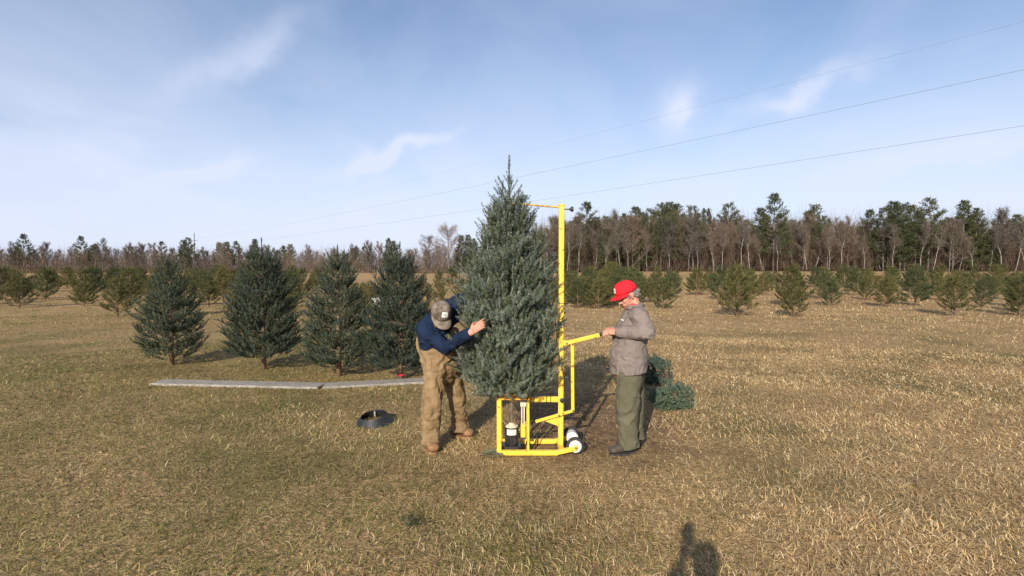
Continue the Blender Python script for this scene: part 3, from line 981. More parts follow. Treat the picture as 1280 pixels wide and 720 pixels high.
# parked car
b = far_base(487, 156)
r = empty('parked_car', b, 'dark parked car beside the small white shed', 'car')
prof = [(-2.2, 0.35), (-2.25, 0.8), (-2.0, 0.95), (-1.5, 1.0), (-1.0, 1.5), (0.9, 1.52), (1.6, 1.05), (2.15, 0.95), (2.2, 0.35)]
MB().prism([b + Vector((x, -0.85, z)) for x, z in prof], (0, 1.7, 0)).build('body', M['carpaint'], r)
for x0, x1 in ((-1.15, -0.15), (-0.05, 1.1)):
    MB().prism([b + Vector((x0 + 0.1, -0.875, 1.05)), b + Vector((x1, -0.875, 1.05)), b + Vector((x1 - 0.2, -0.875, 1.42)), b + Vector((x0 + 0.2, -0.875, 1.42))], (0, 0.04, 0)).build('window', M['glass'], r)
for x in (-1.4, 1.4):
    for y in (-0.8, 0.8):
        w = MB().lathe(b + Vector((x, y - 0.1, 0.34)), (0, 1, 0), [(0, 0.2), (0, 0.34), (0.2, 0.34), (0.2, 0.2)], 16).build('wheel', M['rubber'], r)
        MB().lathe(b + Vector((x, y - 0.115, 0.34)), (0, 1, 0), [(0, 0.02), (0, 0.2), (0.03, 0.21), (0.03, 0.02)], 14).build('rim', M['steel'], w)
# low grey farm shed
b = far_base(463, 190)
r = empty('farm_shed', b, 'long low grey open-fronted farm shed before the distant wood', 'shed')
MB().box(b + Vector((-4.6, 1.9, 0)), b + Vector((4.6, 2.1, 2.0))).build('wall', M['greywood'], r)
MB().prism([b + Vector((-4.8, -1.5, 2.5)), b + Vector((-4.8, 2.3, 2.0)), b + Vector((-4.8, 2.3, 2.12)), b + Vector((-4.8, -1.5, 2.62))], (9.6, 0, 0)).build('roof', M['roofing'], r)
for k in range(8):
    MB().box(b + Vector((-4.5 + k * 1.27, -1.2, 0)), b + Vector((-4.36 + k * 1.27, -1.06, 2.45))).build('post', M['greywood'], r)
# grey roofed building glimpsed beside the tall spruce
b = far_base(582, 160)
r = empty('grey_building', b, 'pale grey-roofed building half hidden behind the tall spruce', 'building')
MB().box(b + Vector((-2.7, 0.2, 0)), b + Vector((2.7, 4.0, 1.8))).build('wall', M['greywood'], r)
MB().prism([b + Vector((-3.0, -0.2, 1.75)), b + Vector((-3.0, 2.1, 2.8)), b + Vector((-3.0, 4.4, 1.75))], (6.0, 0, 0)).build('roof', M['roofing'], r)
w = MB().box(b + Vector((-1.9, 0.14, 0.8)), b + Vector((-1.1, 0.23, 1.5))).build('window', M['siding'], r)
MB().box(b + Vector((-1.82, 0.12, 0.88)), b + Vector((-1.18, 0.15, 1.42))).build('pane', M['glass'], w)
MB().box(b + Vector((0.4, 0.14, 0)), b + Vector((1.4, 0.21, 1.6))).build('door', M['greywood'], r)

# ------------------------------------------------------------------ power line
WA, WD = Vector((11.2, 36.8, 0)), Vector((-35, 41.0, 0))


def wpt(t): return WA + WD * t


poles_t = (-0.62, 3.2)
for t, lab in zip(poles_t, ('tall timber utility pole carrying the wires on the open side of the field', 'far timber utility pole standing at the edge of the distant wood')):
    b = wpt(t); b.z = float(terrain(b.x, b.y))
    r = empty('utility_pole', b, lab, 'utility pole')
    MB().tube([b + Vector((0, 0, -0.3)), b + Vector((0, 0, 12.6))], [0.16, 0.11], 10).build('post', M['pole'], r, smooth=True)
    cd = Vector((-WD.y, WD.x, 0)).normalized()
    MB().bar(b + cd * -0.9 + Vector((0, 0, 10.2)), b + cd * 0.9 + Vector((0, 0, 10.2)), 0.1, 0.12).build('crossarm', M['pole'], r)
    for z, o_ in ((12.65, 0.0), (10.3, 0.7), (8.0, 0.14)):
        MB().lathe(b + cd * o_ + Vector((0, 0, z - 0.06)), (0, 0, 1), [(0, 0.03), (0.06, 0.06), (0.12, 0.05), (0.16, 0.02)], 8).build('insulator', M['white'], r)
for z, off, sag, lab in ((12.7, 0.0, 0.6, 'topmost thin wire of the power line crossing the sky'), (10.45, 0.7, 0.75, 'middle wire of the power line crossing the sky'),
                         (8.15, 0.14, 0.7, 'lowest wire of the power line crossing the sky')):
    cd = Vector((-WD.y, WD.x, 0)).normalized()
    pts = []
    for i in range(61):
        f = i / 60
        t = poles_t[0] + (poles_t[1] - poles_t[0]) * f
        p = wpt(t) + cd * off; p.z = z - 4 * sag * f * (1 - f)
        pts.append(p)
    o = MB().tube(pts, 0.004 if z > 12 else 0.0075, 5).build('power_wire', M['wire'], None, origin=pts[0])
    tag(o, lab, 'wire')

# ------------------------------------------------------------------ the yellow drilling stand
ZT = TOPZ


def MP(px, py, dd=0.0):
    return P(px, py, DM + dd)


mroot_p = P(672, 560, DC)
stand = empty('tree_drilling_stand', (mroot_p.x, DC, 0.0), 'bright yellow steel tree stand with tall post, lever handle and bottle jack', 'tree stand')
XL = MP(624, 540).x; XR = MP(660.5, 540).x          # the little table's uprights
XP = P(701, 500, DC).x                              # main post
XW = MP(719.5, 555).x                               # wheels
XMID = MP(639.5, 540).x
ZR = 0.032
Yf, Yb, Ym = DM, DM + 0.32, DC
# runners, front one bends up towards the wheel
for yy, nm in ((Yf, 'front_runner'), (Yb, 'rear_runner')):
    xs = MP(697, 560).x
    mb = MB().bar((XL - 0.022, yy, ZR), (xs, yy, ZR), 0.046, 0.046)
    mb.bar((xs - 0.012, yy, ZR + 0.0005), (XW + 0.01, yy, 0.075), 0.042, 0.042)
    mb.build('runner', M['yellow'], stand)
MB().bar((XL + 0.001, Yf + 0.023, ZR + 0.002), (XL + 0.001, Yb - 0.023, ZR + 0.002), 0.042).build('cross_bar', M['yellow'], stand)
MB().bar((XP, Yf + 0.023, ZR + 0.003), (XP, Yb - 0.023, ZR + 0.003), 0.05, 0.05).build('cross_bar', M['yellow'], stand)
MB().bar((XR, Yf + 0.023, ZR + 0.001), (XR, Yb - 0.023, ZR + 0.001), 0.03).build('cross_bar', M['yellow'], stand)
# table uprights
for yy in (Yf, Yb):
    MB().bar((XL, yy, ZR + 0.023), (XL, yy, ZT - 0.012), 0.044, up=(0, 1, 0)).build('upright', M['yellow'], stand)
    MB().bar((XR, yy, ZR + 0.023), (XR, yy, ZT - 0.012), 0.018, up=(0, 1, 0)).build('upright', M['yellow'], stand)
# table top
top = MB().bar((XL - 0.022, Yf, ZT - 0.006), (XR + 0.011, Yf, ZT - 0.006), 0.03, 0.012)
top.bar((XL - 0.022, Yb, ZT - 0.006), (XR + 0.011, Yb, ZT - 0.006), 0.03, 0.012)
top.bar((XL - 0.004, Yf + 0.016, ZT - 0.0065), (XL - 0.004, Yb - 0.016, ZT - 0.0065), 0.034, 0.012)
top.bar((XR, Yf + 0.016, ZT - 0.0065), (XR, Yb - 0.016, ZT - 0.0065), 0.02, 0.012)
top.build('table_frame', M['orange'], stand)
MB().box((tree_x - 0.075, Yf + 0.02, ZT - 0.010), (tree_x + 0.075, Yb - 0.02, ZT + 0.004)).build('table_plate', M['orange'], stand)
MB().box((XL - 0.02, Ym - 0.06, ZT + 0.001), (XL + 0.07, Ym + 0.04, ZT + 0.028)).build('stop_block', M['orange'], stand)
# main post with its foot
PT = P(702, 257, DC).z
MB().bar((XP, Ym, ZR + 0.02), (XP, Ym, PT), 0.050, up=(0, 1, 0)).build('post', M['yellow'], stand)
MB().bar((XP, Ym, PT), (XP, Ym, PT + 0.012), 0.058, up=(0, 1, 0)).build('post_cap', M['yellow'], stand)
# arm from table to post, with dark rings
ZA = P(680, 499, DC).z
arm = MB().bar((XR + 0.012, Ym, ZA), (XP - 0.0255, Ym, ZA), 0.046, 0.050).build('table_arm', M['yellow'], stand)
MB().bar((XR, Yf + 0.01, ZA - 0.03), (XR, Yb - 0.01, ZA - 0.03), 0.02, 0.04).build('cross_bar', M['yellow'], stand)
for px in (667.5, 683, 688):
    x = P(px, 499, DC).x
    MB().bar((x - 0.003, Ym, ZA), (x + 0.003, Ym, ZA), 0.052, 0.056).build('clamp_ring', M['rubber'], arm)
kz = P(702.5, 500.5, DC - 0.05).z
MB().lathe((XP + 0.006, Ym - 0.024, kz), (0, -1, 0), [(0, 0.010), (0.012, 0.010), (0.014, 0.021), (0.034, 0.021), (0.036, 0.016)], 16).build('clamp_knob', M['black'], stand, smooth=True)
# top rod, sleeve and knob
zr = PT - 0.012
xr0 = P(637, 254, DC).x
rodz = P(640, 254, DC).z
MB().tube([(xr0, Ym, rodz), (XP - 0.02, Ym, zr - 0.004)], 0.009, 10).build('top_rod', M['rod'], stand, smooth=True)
rz_ = P(710, 261.5, DC).z
kb = MB().tube([(XP + 0.02, Ym, rz_), (P(713, 261, DC).x, Ym, rz_)], 0.007, 8).build('knob_screw', M['steel'], stand, smooth=True)
MB().lathe((P(711.5, 261, DC).x, Ym, rz_), (1, 0, 0), [(0, 0.012), (0.012, 0.014), (0.018, 0.024), (0.032, 0.026), (0.04, 0.018)], 14).build('knob', M['black'], kb, smooth=True)
# lever: lower arm through the gusset, vertical link, handle
L0, L1 = P(669.5, 527, DC - 0.05), P(716, 513.5, DC - 0.05)
LY = Ym - 0.048
L0.y = L1.y = LY
MB().bar(L0, L1, 0.026, 0.026).build('lower_lever', M['yellow'], stand)
g = [P(679, 524, DC), P(698, 516, DC), P(698, 531, DC)]
MB().prism([Vector((q.x, LY + 0.015, q.z - 0.004)) for q in g], (0, 0.02, 0)).build('gusset', M['yellow'], stand)
K0, K1 = P(716, 513, DC - 0.05), P(715.3, 430, DC - 0.05)
K0.y = K1.y = LY
MB().bar(K0 + Vector((0, 0, -0.014)), K1, 0.030, up=(0, 1, 0)).build('lever_link', M['yellow'], stand)
H0, H1 = P(705.5, 429.5, DC - 0.05), P(749, 418.6, DC - 0.05)
H0.y = H1.y = LY
hd = (H1 - H0).normalized()
hand = MB().bar(H0, H1, 0.034, 0.036).build('handle', M['yellow'], stand)
GE = H1 + hd * 0.15
MB().tube([H1 - hd * 0.004, H1 + hd * 0.01, GE - hd * 0.01, GE], [0.015, 0.0175, 0.0175, 0.014], 12).build('grip', M['rubber'], hand, smooth=True)
MB().bar((XP + 0.02, LY, H0.z + 0.002), (XP + 0.055, LY, H0.z + 0.008), 0.02, 0.05).build('pivot_bracket', M['yellow'], stand)
for q in (H0 + hd * 0.02, K1, K0, L0 + (L1 - L0) * 0.62):
    MB().lathe(q + Vector((0, -0.016, 0)), (0, -1, 0), [(0, 0.010), (0.008, 0.010), (0.010, 0.007)], 10).build('bolt', M['steel'], stand)
# hook on the post and its tape
hk = P(696, 382, DC)
MB().tube([(XP - 0.024, Ym, hk.z), (XP - 0.055, Ym, hk.z + 0.002), (XP - 0.062, Ym, hk.z + 0.025), (XP - 0.045, Ym, hk.z + 0.035)], 0.007, 8).build('hook', M['yellow'], stand, smooth=True)
tz = P(702, 379, DC).z
MB().bar((XP, Ym, tz - 0.003), (XP, Ym, tz + 0.003), 0.0525, up=(0, 1, 0)).build('joint_line', M['rubber'], stand)
tz = P(702, 404, DC).z
mb = MB()
for a_ in (-0.018, 0.0, 0.016):
    mb.bar((XP - 0.031, Ym - 0.028, tz + a_ - 0.02), (XP + 0.033, Ym - 0.029, tz + a_ + 0.022), 0.006, 0.015)
    mb.bar((XP - 0.030, Ym - 0.028, tz + a_ - 0.02), (XP - 0.030, Ym + 0.03, tz + a_ - 0.005), 0.006, 0.015)
    mb.bar((XP + 0.030, Ym - 0.028, tz + a_ + 0.02), (XP + 0.030, Ym + 0.03, tz + a_ + 0.005), 0.006, 0.015)
mb.tube([(XP + 0.03, Ym - 0.03, tz + 0.02), (XP + 0.055, Ym - 0.03, tz + 0.05)], 0.006, 6)
mb.build('cord_wrap', M['rubber'], stand)
# cables
def hang(ps, sub=6):
    """smooth polyline through points (Catmull-Rom)"""
    ps = [Vector(p) for p in ps]; out = []
    for i in range(len(ps) - 1):
        a, b_, c, d = ps[max(i - 1, 0)], ps[i], ps[i + 1], ps[min(i + 2, len(ps) - 1)]
        for k in range(sub):
            t = k / sub
            out.append(0.5 * ((2 * b_) + (c - a) * t + (2 * a - 5 * b_ + 4 * c - d) * t * t + (3 * b_ - a - 3 * c + d) * t ** 3))
    out.append(ps[-1]); return out


def cpt(px, py, dd=-0.06): return P(px, py, DC + dd)


MB().tube(hang([cpt(697, 384), cpt(694, 398), cpt(696, 420), cpt(692.5, 440), cpt(687, 458), cpt(677, 474), cpt(668, 488), cpt(662, 502)]), 0.0045, 6).build('cable', M['rubber'], stand, smooth=True)
MB().tube(hang([cpt(699, 406), cpt(696, 430), cpt(699, 448), cpt(704.5, 470), cpt(706, 490), cpt(705, 510)]), 0.004, 6).build('cable', M['rubber'], stand, smooth=True)
w0 = Vector((XW + 0.10, Ym + 0.1, 0.05))
MB().tube(hang([K0 + Vector((0.01, 0, -0.01)), K0 + Vector((0.0, 0, -0.09)), K0 + Vector((0.03, 0.02, -0.19)), K0 + Vector((0.06, 0.06, -0.24)), Vector((XW + 0.12, Ym + 0.12, 0.06)), Vector((XW + 0.2, Ym + 0.05, 0.02))]), 0.005, 6).build('cable', M['rubber'], stand, smooth=True)
MB().tube(hang([L0 + Vector((0.01, 0, 0)), L0 + Vector((-0.005, 0.01, -0.06)), L0 + Vector((0.01, 0.02, -0.16)), L0 + Vector((-0.03, 0.03, -0.26))]), 0.005, 6).build('cable', M['rubber'], stand, smooth=True)
# bottle jack
J = Vector((XMID, Ym - 0.05, 0.0))
jk = MB().lathe(J + Vector((0, 0, 0.075)), (0, 0, 1), [(0, 0.060), (0.02, 0.064), (0.16, 0.064), (0.17, 0.062)], 24).build('jack_body', M['blackpaint'], stand, smooth=True)
MB().lathe(J + Vector((0, 0, 0.243)), (0, 0, 1), [(0, 0.062), (0.008, 0.062), (0.014, 0.050), (0.020, 0.03), (0.036, 0.026)], 24).build('jack_collar', M['cream'], jk, smooth=True)
MB().prism([J + Vector((x, y, 0.0)) for x, y in ((-0.085, -0.06), (-0.06, -0.085), (0.06, -0.085), (0.085, -0.06), (0.085, 0.06), (0.06, 0.085), (-0.06, 0.085), (-0.085, 0.06))], (0, 0, 0.075)).build('jack_base', M['blackpaint'], jk)
# label wraps the front of the barrel
vs, fs = [], []
for i in range(9):
    a_ = R(-90 - 42 + i * 10.5)
    for z in (0.178, 0.232):
        vs.append(J + Vector((math.cos(a_) * 0.0657, math.sin(a_) * 0.0657, z)))
for i in range(8): fs.append([2 * i, 2 * i + 2, 2 * i + 3, 2 * i + 1])
MB().add(vs, fs).build('jack_label', M['white'], jk, smooth=True)
MB().tube([J + Vector((0, 0, 0.28)), J + Vector((0, 0, ZT - 0.04))], 0.015, 14).build('jack_rod', M['steel'], jk, smooth=True)
MB().lathe(J + Vector((0, 0, ZT - 0.055)), (0, 0, 1), [(0, 0.018), (0.016, 0.036), (0.036, 0.046), (0.052, 0.046)], 20).build('jack_saddle', M['orange'], jk, smooth=True)
# pump unit
xp = MP(654, 540).x
pu = MB().box((xp - 0.022, Yf + 0.03, 0.165), (xp + 0.022, Yf + 0.075, 0.285)).build('pump_box', M['yellow'], stand)
for dx in (-0.012, 0.010):
    MB().tube([(xp + dx, Yf + 0.05, 0.283), (xp + dx, Yf + 0.05, 0.46)], 0.0065, 8).build('pump_rod', M['cream'], pu, smooth=True)
MB().box((xp - 0.026, Yf + 0.035, 0.455), (xp + 0.030, Yf + 0.068, 0.49)).build('pump_head', M['cream'], pu)
MB().bar((xp + 0.02, Yf + 0.052, 0.20), (XR - 0.009, Yf + 0.03, 0.20), 0.016).build('pump_bracket', M['orange'], pu)
MB().bar((xp + 0.02, Yf + 0.052, 0.30), (XR - 0.009, Yf + 0.03, 0.30), 0.014).build('pump_bracket', M['orange'], pu)
MB().tube(hang([(xp - 0.01, Yf + 0.05, 0.167), (xp - 0.014, Yf + 0.05, 0.12), (xp + 0.02, Yf + 0.045, 0.095), (XR - 0.012, Yf + 0.05, 0.12), (XR - 0.004, Yf + 0.04, 0.16)]), 0.006, 6).build('pump_hose', M['rubber'], pu, smooth=True)
# wheels
ZW = 0.085
MB().tube([(XW, Yf - 0.035, ZW), (XW, Yb + 0.04, ZW)], 0.011, 8).build('axle', M['steel'], stand)
for yy, sg in ((Yf - 0.005, -1), (Yb + 0.005, 1)):
    wh = MB().lathe((XW, yy - 0.024 * 0 + 0.02, ZW), (0, 1, 0), [(0, 0.05), (0.002, 0.070), (0.010, 0.082), (0.030, 0.082), (0.038, 0.070), (0.040, 0.05)], 28).build('wheel', M['rubber'], stand, smooth=True)
    MB().lathe((XW, yy + 0.004 if sg < 0 else yy - 0.075, ZW), (0, 1, 0), [(0, 0.016), (0.0, 0.052), (0.006, 0.058), (0.05, 0.058), (0.11, 0.056), (0.114, 0.016)], 28).build('hub', M['white'], wh, smooth=True)
    MB().lathe((XW, yy - 0.024 if sg < 0 else yy + 0.05, ZW), (0, 1, 0), [(0, 0.014), (0.004, 0.020), (0.03, 0.020)], 14).build('hub_cap', M['yellow'], wh, smooth=True)

# ------------------------------------------------------------------ people
def seg_mesh(bm_v, bm_f, p0, r0, p1, r1, right=None, n=14):
    """closed tapered capsule; r may be (r_right, r_other)"""
    p0, p1 = Vector(p0), Vector(p1)
    r0 = r0 if isinstance(r0, tuple) else (r0, r0)
    r1 = r1 if isinstance(r1, tuple) else (r1, r1)
    a = p1 - p0
    Ln = a.length
    a = a.normalized() if Ln > 1e-6 else Vector((0, 0, 1))
    ref = Vector(right) if right is not None else (Vector((0, 0, 1)) if abs(a.z) < 0.9 else Vector((1, 0, 0)))
    u = (ref - a * ref.dot(a)).normalized(); w = a.cross(u)
    rings = []
    c0, c1 = min(r0), min(r1)
    for k in range(1, 5):
        t = R(90) * k / 4
        rings.append((p0 - a * c0 * math.cos(t), math.sin(t) * r0[0], math.sin(t) * r0[1]))
    m = max(1, int(Ln / 0.08))
    for k in range(1, m + 1):
        f = k / m
        if k == m: break
        rings.append((p0 + a * Ln * f, r0[0] + (r1[0] - r0[0]) * f, r0[1] + (r1[1] - r0[1]) * f))
    for k in range(0, 4):
        t = R(90) * k / 4
        rings.append((p1 + a * c1 * math.sin(t), math.cos(t) * r1[0], math.cos(t) * r1[1]))
    b = len(bm_v)
    for c, ru, rw in rings:
        for k in range(n):
            t = 2 * math.pi * k / n
            bm_v.append(c + u * math.cos(t) * ru + w * math.sin(t) * rw)
    for i in range(len(rings) - 1):
        for k in range(n):
            bm_f.append([b + i * n + k, b + i * n + (k + 1) % n, b + (i + 1) * n + (k + 1) % n, b + (i + 1) * n + k])
    bm_f.append([b + k for k in range(n)][::-1]); bm_f.append([b + (len(rings) - 1) * n + k for k in range(n)])


def skin_obj(name, segs, mat, parent, voxel=0.007, smooth=4, wrinkle=None, cuts=()):
    """one continuous surface grown over tapered limbs"""
    V, F = [], []
    for s in segs: seg_mesh(V, F, *s)
    me = bpy.data.meshes.new(name + '_raw')
    me.from_pydata([tuple(v) for v in V], [], F)
    bm = bmesh.new(); bm.from_mesh(me); bmesh.ops.recalc_face_normals(bm, faces=bm.faces); bm.to_mesh(me); bm.free()
    o = bpy.data.objects.new(name + '_raw', me); link(o)
    md = o.modifiers.new('r', 'REMESH'); md.mode = 'VOXEL'; md.voxel_size = voxel; md.adaptivity = 0
    ms = o.modifiers.new('s', 'SMOOTH'); ms.factor = 0.5; ms.iterations = smooth
    dg = bpy.context.evaluated_depsgraph_get()
    out = bpy.data.meshes.new_from_object(o.evaluated_get(dg))
    bpy.data.objects.remove(o); bpy.data.meshes.remove(me)
    if wrinkle:
        nv = len(out.vertices)
        co = np.empty(nv * 3); out.vertices.foreach_get('co', co); co = co.reshape(-1, 3)
        no = np.empty(nv * 3); out.vertices.foreach_get('normal', no); no = no.reshape(-1, 3)
        d = np.array([wrinkle(Vector(c)) for c in co])
        co = co + no * d[:, None]
        out.vertices.foreach_set('co', co.ravel())
    if cuts:                       # hems: clean open edges with a little cloth thickness
        bm = bmesh.new(); bm.from_mesh(out)
        for cp, cn, rad in cuts:
            cp, cn = Vector(cp), Vector(cn).normalized()
            geom = [f_ for f_ in bm.faces if (f_.calc_center_median() - cp).length < rad]
            vs_ = {v_ for f_ in geom for v_ in f_.verts}; es_ = {e_ for f_ in geom for e_ in f_.edges}
            bmesh.ops.bisect_plane(bm, geom=list(vs_) + list(es_) + geom, plane_co=cp, plane_no=cn, clear_outer=True)
            rim_ = [e_ for e_ in bm.edges if e_.is_boundary]
            ex = bmesh.ops.extrude_edge_only(bm, edges=rim_)
            nv_ = [g_ for g_ in ex['geom'] if isinstance(g_, bmesh.types.BMVert)]
            cc_ = sum((v_.co for v_ in nv_), Vector()) / max(1, len(nv_))
            for v_ in nv_: v_.co += (cc_ - v_.co).normalized() * 0.03 - cn * 0.02
        bm.to_mesh(out); bm.free()
    out.transform(Matrix.Translation(-wloc(parent)))
    out.name = name
    out.polygons.foreach_set('use_smooth', np.ones(len(out.polygons), bool))
    out.materials.clear(); out.materials.append(mat)
    r = bpy.data.objects.new(name, out); link(r, parent)
    return r


def folds(amp=0.008, scale=9.0, stretch=(1, 1, 2.2), seed=0.0, big=0.6):
    def f(c):
        q = Vector((c.x * stretch[0], c.y * stretch[1], c.z * stretch[2])) * scale + Vector((seed, seed * 0.7, 0))
        wv = Vector((mnoise.noise(q * 0.5), mnoise.noise(q * 0.5 + Vector((7, 1, 4))), mnoise.noise(q * 0.5 + Vector((2, 9, 3))))) * 0.9
        a = 1.0 - abs(mnoise.noise(q + wv)) * 2.4
        a = max(a, -0.6)
        a2 = 1.0 - abs(mnoise.noise(q * 1.9 + wv * 1.4)) * 2.2
        b_ = mnoise.noise(q * 0.40 + Vector((5, 3, 1)))
        return amp * (0.75 * (a - 0.35) + 0.28 * (a2 - 0.3) + big * b_)
    return f


class Frame:
    """head frame: f forward, u up, r right"""
    def __init__(s, c, f, up):
        s.c = Vector(c); s.f = Vector(f).normalized()
        s.r = s.f.cross(Vector(up)).normalized(); s.u = s.r.cross(s.f).normalized()

    def __call__(s, r, f, u): return s.c + s.r * r + s.f * f + s.u * u


def head_segs(h, neck):
    rr = h.r
    S = [(h(0, -0.015, 0.035), (0.074, 0.085), h(0, 0.010, 0.04), (0.074, 0.08), rr),       # cranium
         (h(0, 0.03, 0.0), (0.066, 0.055), h(0, 0.045, -0.055), (0.052, 0.045), rr),           # face
         (h(0, 0.045, -0.075), (0.042, 0.036), h(0, 0.062, -0.092), (0.030, 0.024), rr),       # chin
         (h(0, 0.0, -0.03), (0.062, 0.06), h(0, 0.02, -0.07), (0.052, 0.045), rr),             # jaw
         (h(0, 0.085, 0.008), 0.011, h(0, 0.108, -0.028), 0.014, rr),                          # nose
         (h(-0.014, 0.096, -0.03), 0.009, h(0.014, 0.096, -0.03), 0.009, rr),                  # nostrils
         (h(-0.045, 0.075, 0.028), 0.012, h(0.045, 0.075, 0.028), 0.012, rr),                  # brow
         (h(-0.022, 0.084, -0.057), 0.008, h(0.022, 0.084, -0.057), 0.008, rr),                # lips
         (h(-0.022, 0.083, -0.068), 0.008, h(0.022, 0.083, -0.068), 0.008, rr)]
    for s in (-1, 1):
        S.append((h(s * 0.076, -0.012, 0.018), (0.009, 0.018), h(s * 0.074, -0.006, -0.025), (0.008, 0.011), rr))
        S.append((h(s * 0.038, 0.068, -0.015), 0.018, h(s * 0.034, 0.068, -0.03), 0.016, rr))
    S.append((h(0, -0.035, -0.03), 0.055, neck, 0.060))
    return S


def hand_segs(wr, d, n, th, curl, length=0.185):
    """wr wrist, d hand direction, n palm normal, th thumb side; curl = bend per joint (radians)"""
    d = Vector(d).normalized(); n = Vector(n); n = (n - d * n.dot(d)).normalized()
    t = d.cross(n); t = t if t.dot(Vector(th)) > 0 else -t
    k = length / 0.185
    S = [(wr - d * 0.02, (0.030 * k, 0.021 * k), wr + d * 0.075 * k, (0.040 * k, 0.014 * k), t)]
    for i, (off, ln) in enumerate(((0.031, 0.066), (0.011, 0.074), (-0.010, 0.069), (-0.030, 0.054))):
        p = wr + d * (0.082 - 0.004 * abs(i - 1)) * k + t * off * k
        dd = d.copy(); axis = t
        c = curl[i] if isinstance(curl, (list, tuple)) else curl
        for j, f in enumerate((0.45, 0.31, 0.24)):
            ang = c * (0.8 if j == 0 else 1.0)
            dd = (dd * math.cos(ang) + n * math.sin(ang)).normalized() if j == 0 else (dd * math.cos(ang) + axis.cross(dd).normalized() * math.sin(ang) * (1 if axis.cross(d).dot(n) > 0 else -1)).normalized()
            q = p + dd * ln * f * k * 1.05
            S.append((p, (0.0090 - 0.0007 * j) * k, q, (0.0084 - 0.0007 * j) * k))
            p = q
    p = wr + d * 0.02 * k + t * 0.03 * k
    q = p + (d * 0.6 + t * 0.55 + n * 0.35).normalized() * 0.045 * k
    q2 = q + (d * 0.8 + n * 0.5 + t * 0.05).normalized() * 0.05 * k
    S += [(p, 0.014 * k, q, 0.011 * k), (q, 0.0105 * k, q2, 0.0085 * k)]
    return S


def cap_parts(parent, h, mat, brimmat, size=1.0, badge=None, brim_drop=0.22, lift=0.0):
    """baseball cap in the head frame"""
    nseg = 32; rings = 9
    h0 = h
    h = lambda r, f, u, _h=h0: _h(r, f, u + lift + (-0.012 if f < 0 else 0.012) * 0 + lift * 0.4 * f / 0.1)
    vs, fs = [], []
    for i in range(rings + 1):
        t = R(90) * i / rings
        for k in range(nseg):
            a = 2 * math.pi * k / nseg
            fx = math.cos(a); ry = math.sin(a)
            rad_f = (0.110 if fx > 0 else 0.104) * size; rad_r = 0.089 * size
            cs = max(0.0, math.cos(t)) ** 0.80
            seam = 1.0 - 0.012 * (1 - abs(math.sin(a * 3))) ** 6
            up = 0.030 + 0.105 * size * math.sin(t) ** 0.95 + (0.012 * max(0, fx) * math.sin(2 * t))
            vs.append(h(ry * rad_r * cs * seam, fx * rad_f * cs * seam - 0.004, up))
    for i in range(rings):
        for k in range(nseg):
            fs.append([i * nseg + k, i * nseg + (k + 1) % nseg, (i + 1) * nseg + (k + 1) % nseg, (i + 1) * nseg + k])
    capo = MB().add(vs, fs).build('cap', mat, parent, smooth=True)
    sol = capo.modifiers.new('t', 'SOLIDIFY'); sol.thickness = 0.004; sol.offset = 1
    # brim
    vs, fs = [], []; n, m = 16, 7
    for sgn in (0, 1):
        for j in range(m + 1):
            f = j / m
            for i in range(n + 1):
                a = R(-80) + R(160) * i / n
                ry = math.sin(a) * (0.089 + 0.004 * f) * size
                base_f = math.cos(a) * 0.110 * size - 0.006
                ext = 0.078 * size * math.cos(a) ** 0.55 * f
                drop = -brim_drop * ext - 1.6 * (ry ** 2) * f * 1.3
                vs.append(h(ry, base_f + ext, 0.034 + drop - 0.004 * sgn))
    per = (m + 1) * (n + 1)
    for j in range(m):
        for i in range(n):
            q = [j * (n + 1) + i, j * (n + 1) + i + 1, (j + 1) * (n + 1) + i + 1, (j + 1) * (n + 1) + i]
            fs.append(q); fs.append([per + x for x in q][::-1])
    for i in range(n):
        fs.append([m * (n + 1) + i, m * (n + 1) + i + 1, per + m * (n + 1) + i + 1, per + m * (n + 1) + i])
    MB().add(vs, fs).build('brim', brimmat, capo, smooth=True)
    MB().lathe(h(0, -0.004, 0.134 * size + 0.001), h0.u, [(0, 0.009), (0.004, 0.007), (0.006, 0.002)], 10).build('button', mat, capo)
    if badge:
        vs, fs = [], []
        w_, z0, z1, bm_ = badge
        for i in range(7):
            a = (i / 6 - 0.5) * w_ / 0.1
            for tt in (z0, (z0 + z1) / 2, z1):
                t = R(90) * tt
                cs = math.cos(t) ** 0.80
                up = 0.030 + 0.105 * size * math.sin(t) ** 0.95 + (0.012 * max(0, math.cos(a)) * math.sin(2 * t))
                vs.append(h(math.sin(a) * 0.089 * size * cs + 0, math.cos(a) * 0.110 * size * cs + 0.004, up + 0.002))
        for i in range(6):
            for j in range(2): fs.append([i * 3 + j, i * 3 + 3 + j, i * 3 + 4 + j, i * 3 + 1 + j])
        for bi, (vv, ff, mm) in enumerate([(vs, fs, bm_)]):
            bo = MB().add(vv, ff).build('badge', mm, capo, smooth=True)
            c_ = vv[10]; ou = (c_ - h0.c).normalized() * 0.003
            MB().add([c_ + h0.r * (math.cos(t_) * 0.011 * (1 + 0.3 * math.cos(3 * t_))) + h0.u * (math.sin(t_) * 0.008 - 0.002) + ou for t_ in [k_ * 0.5236 for k_ in range(12)]], [list(range(12))]).build('badge_mark', M['darkseam'], bo)
    return capo


def eyes(parent, h):
    for s in (-1, 1):
        MB().lathe(h(s * 0.031, 0.080, 0.008), h.f, [(-0.008, 0.009), (-0.002, 0.0115), (0.003, 0.008), (0.005, 0.003)], 10).build('eye', M['eye'], parent, smooth=True)


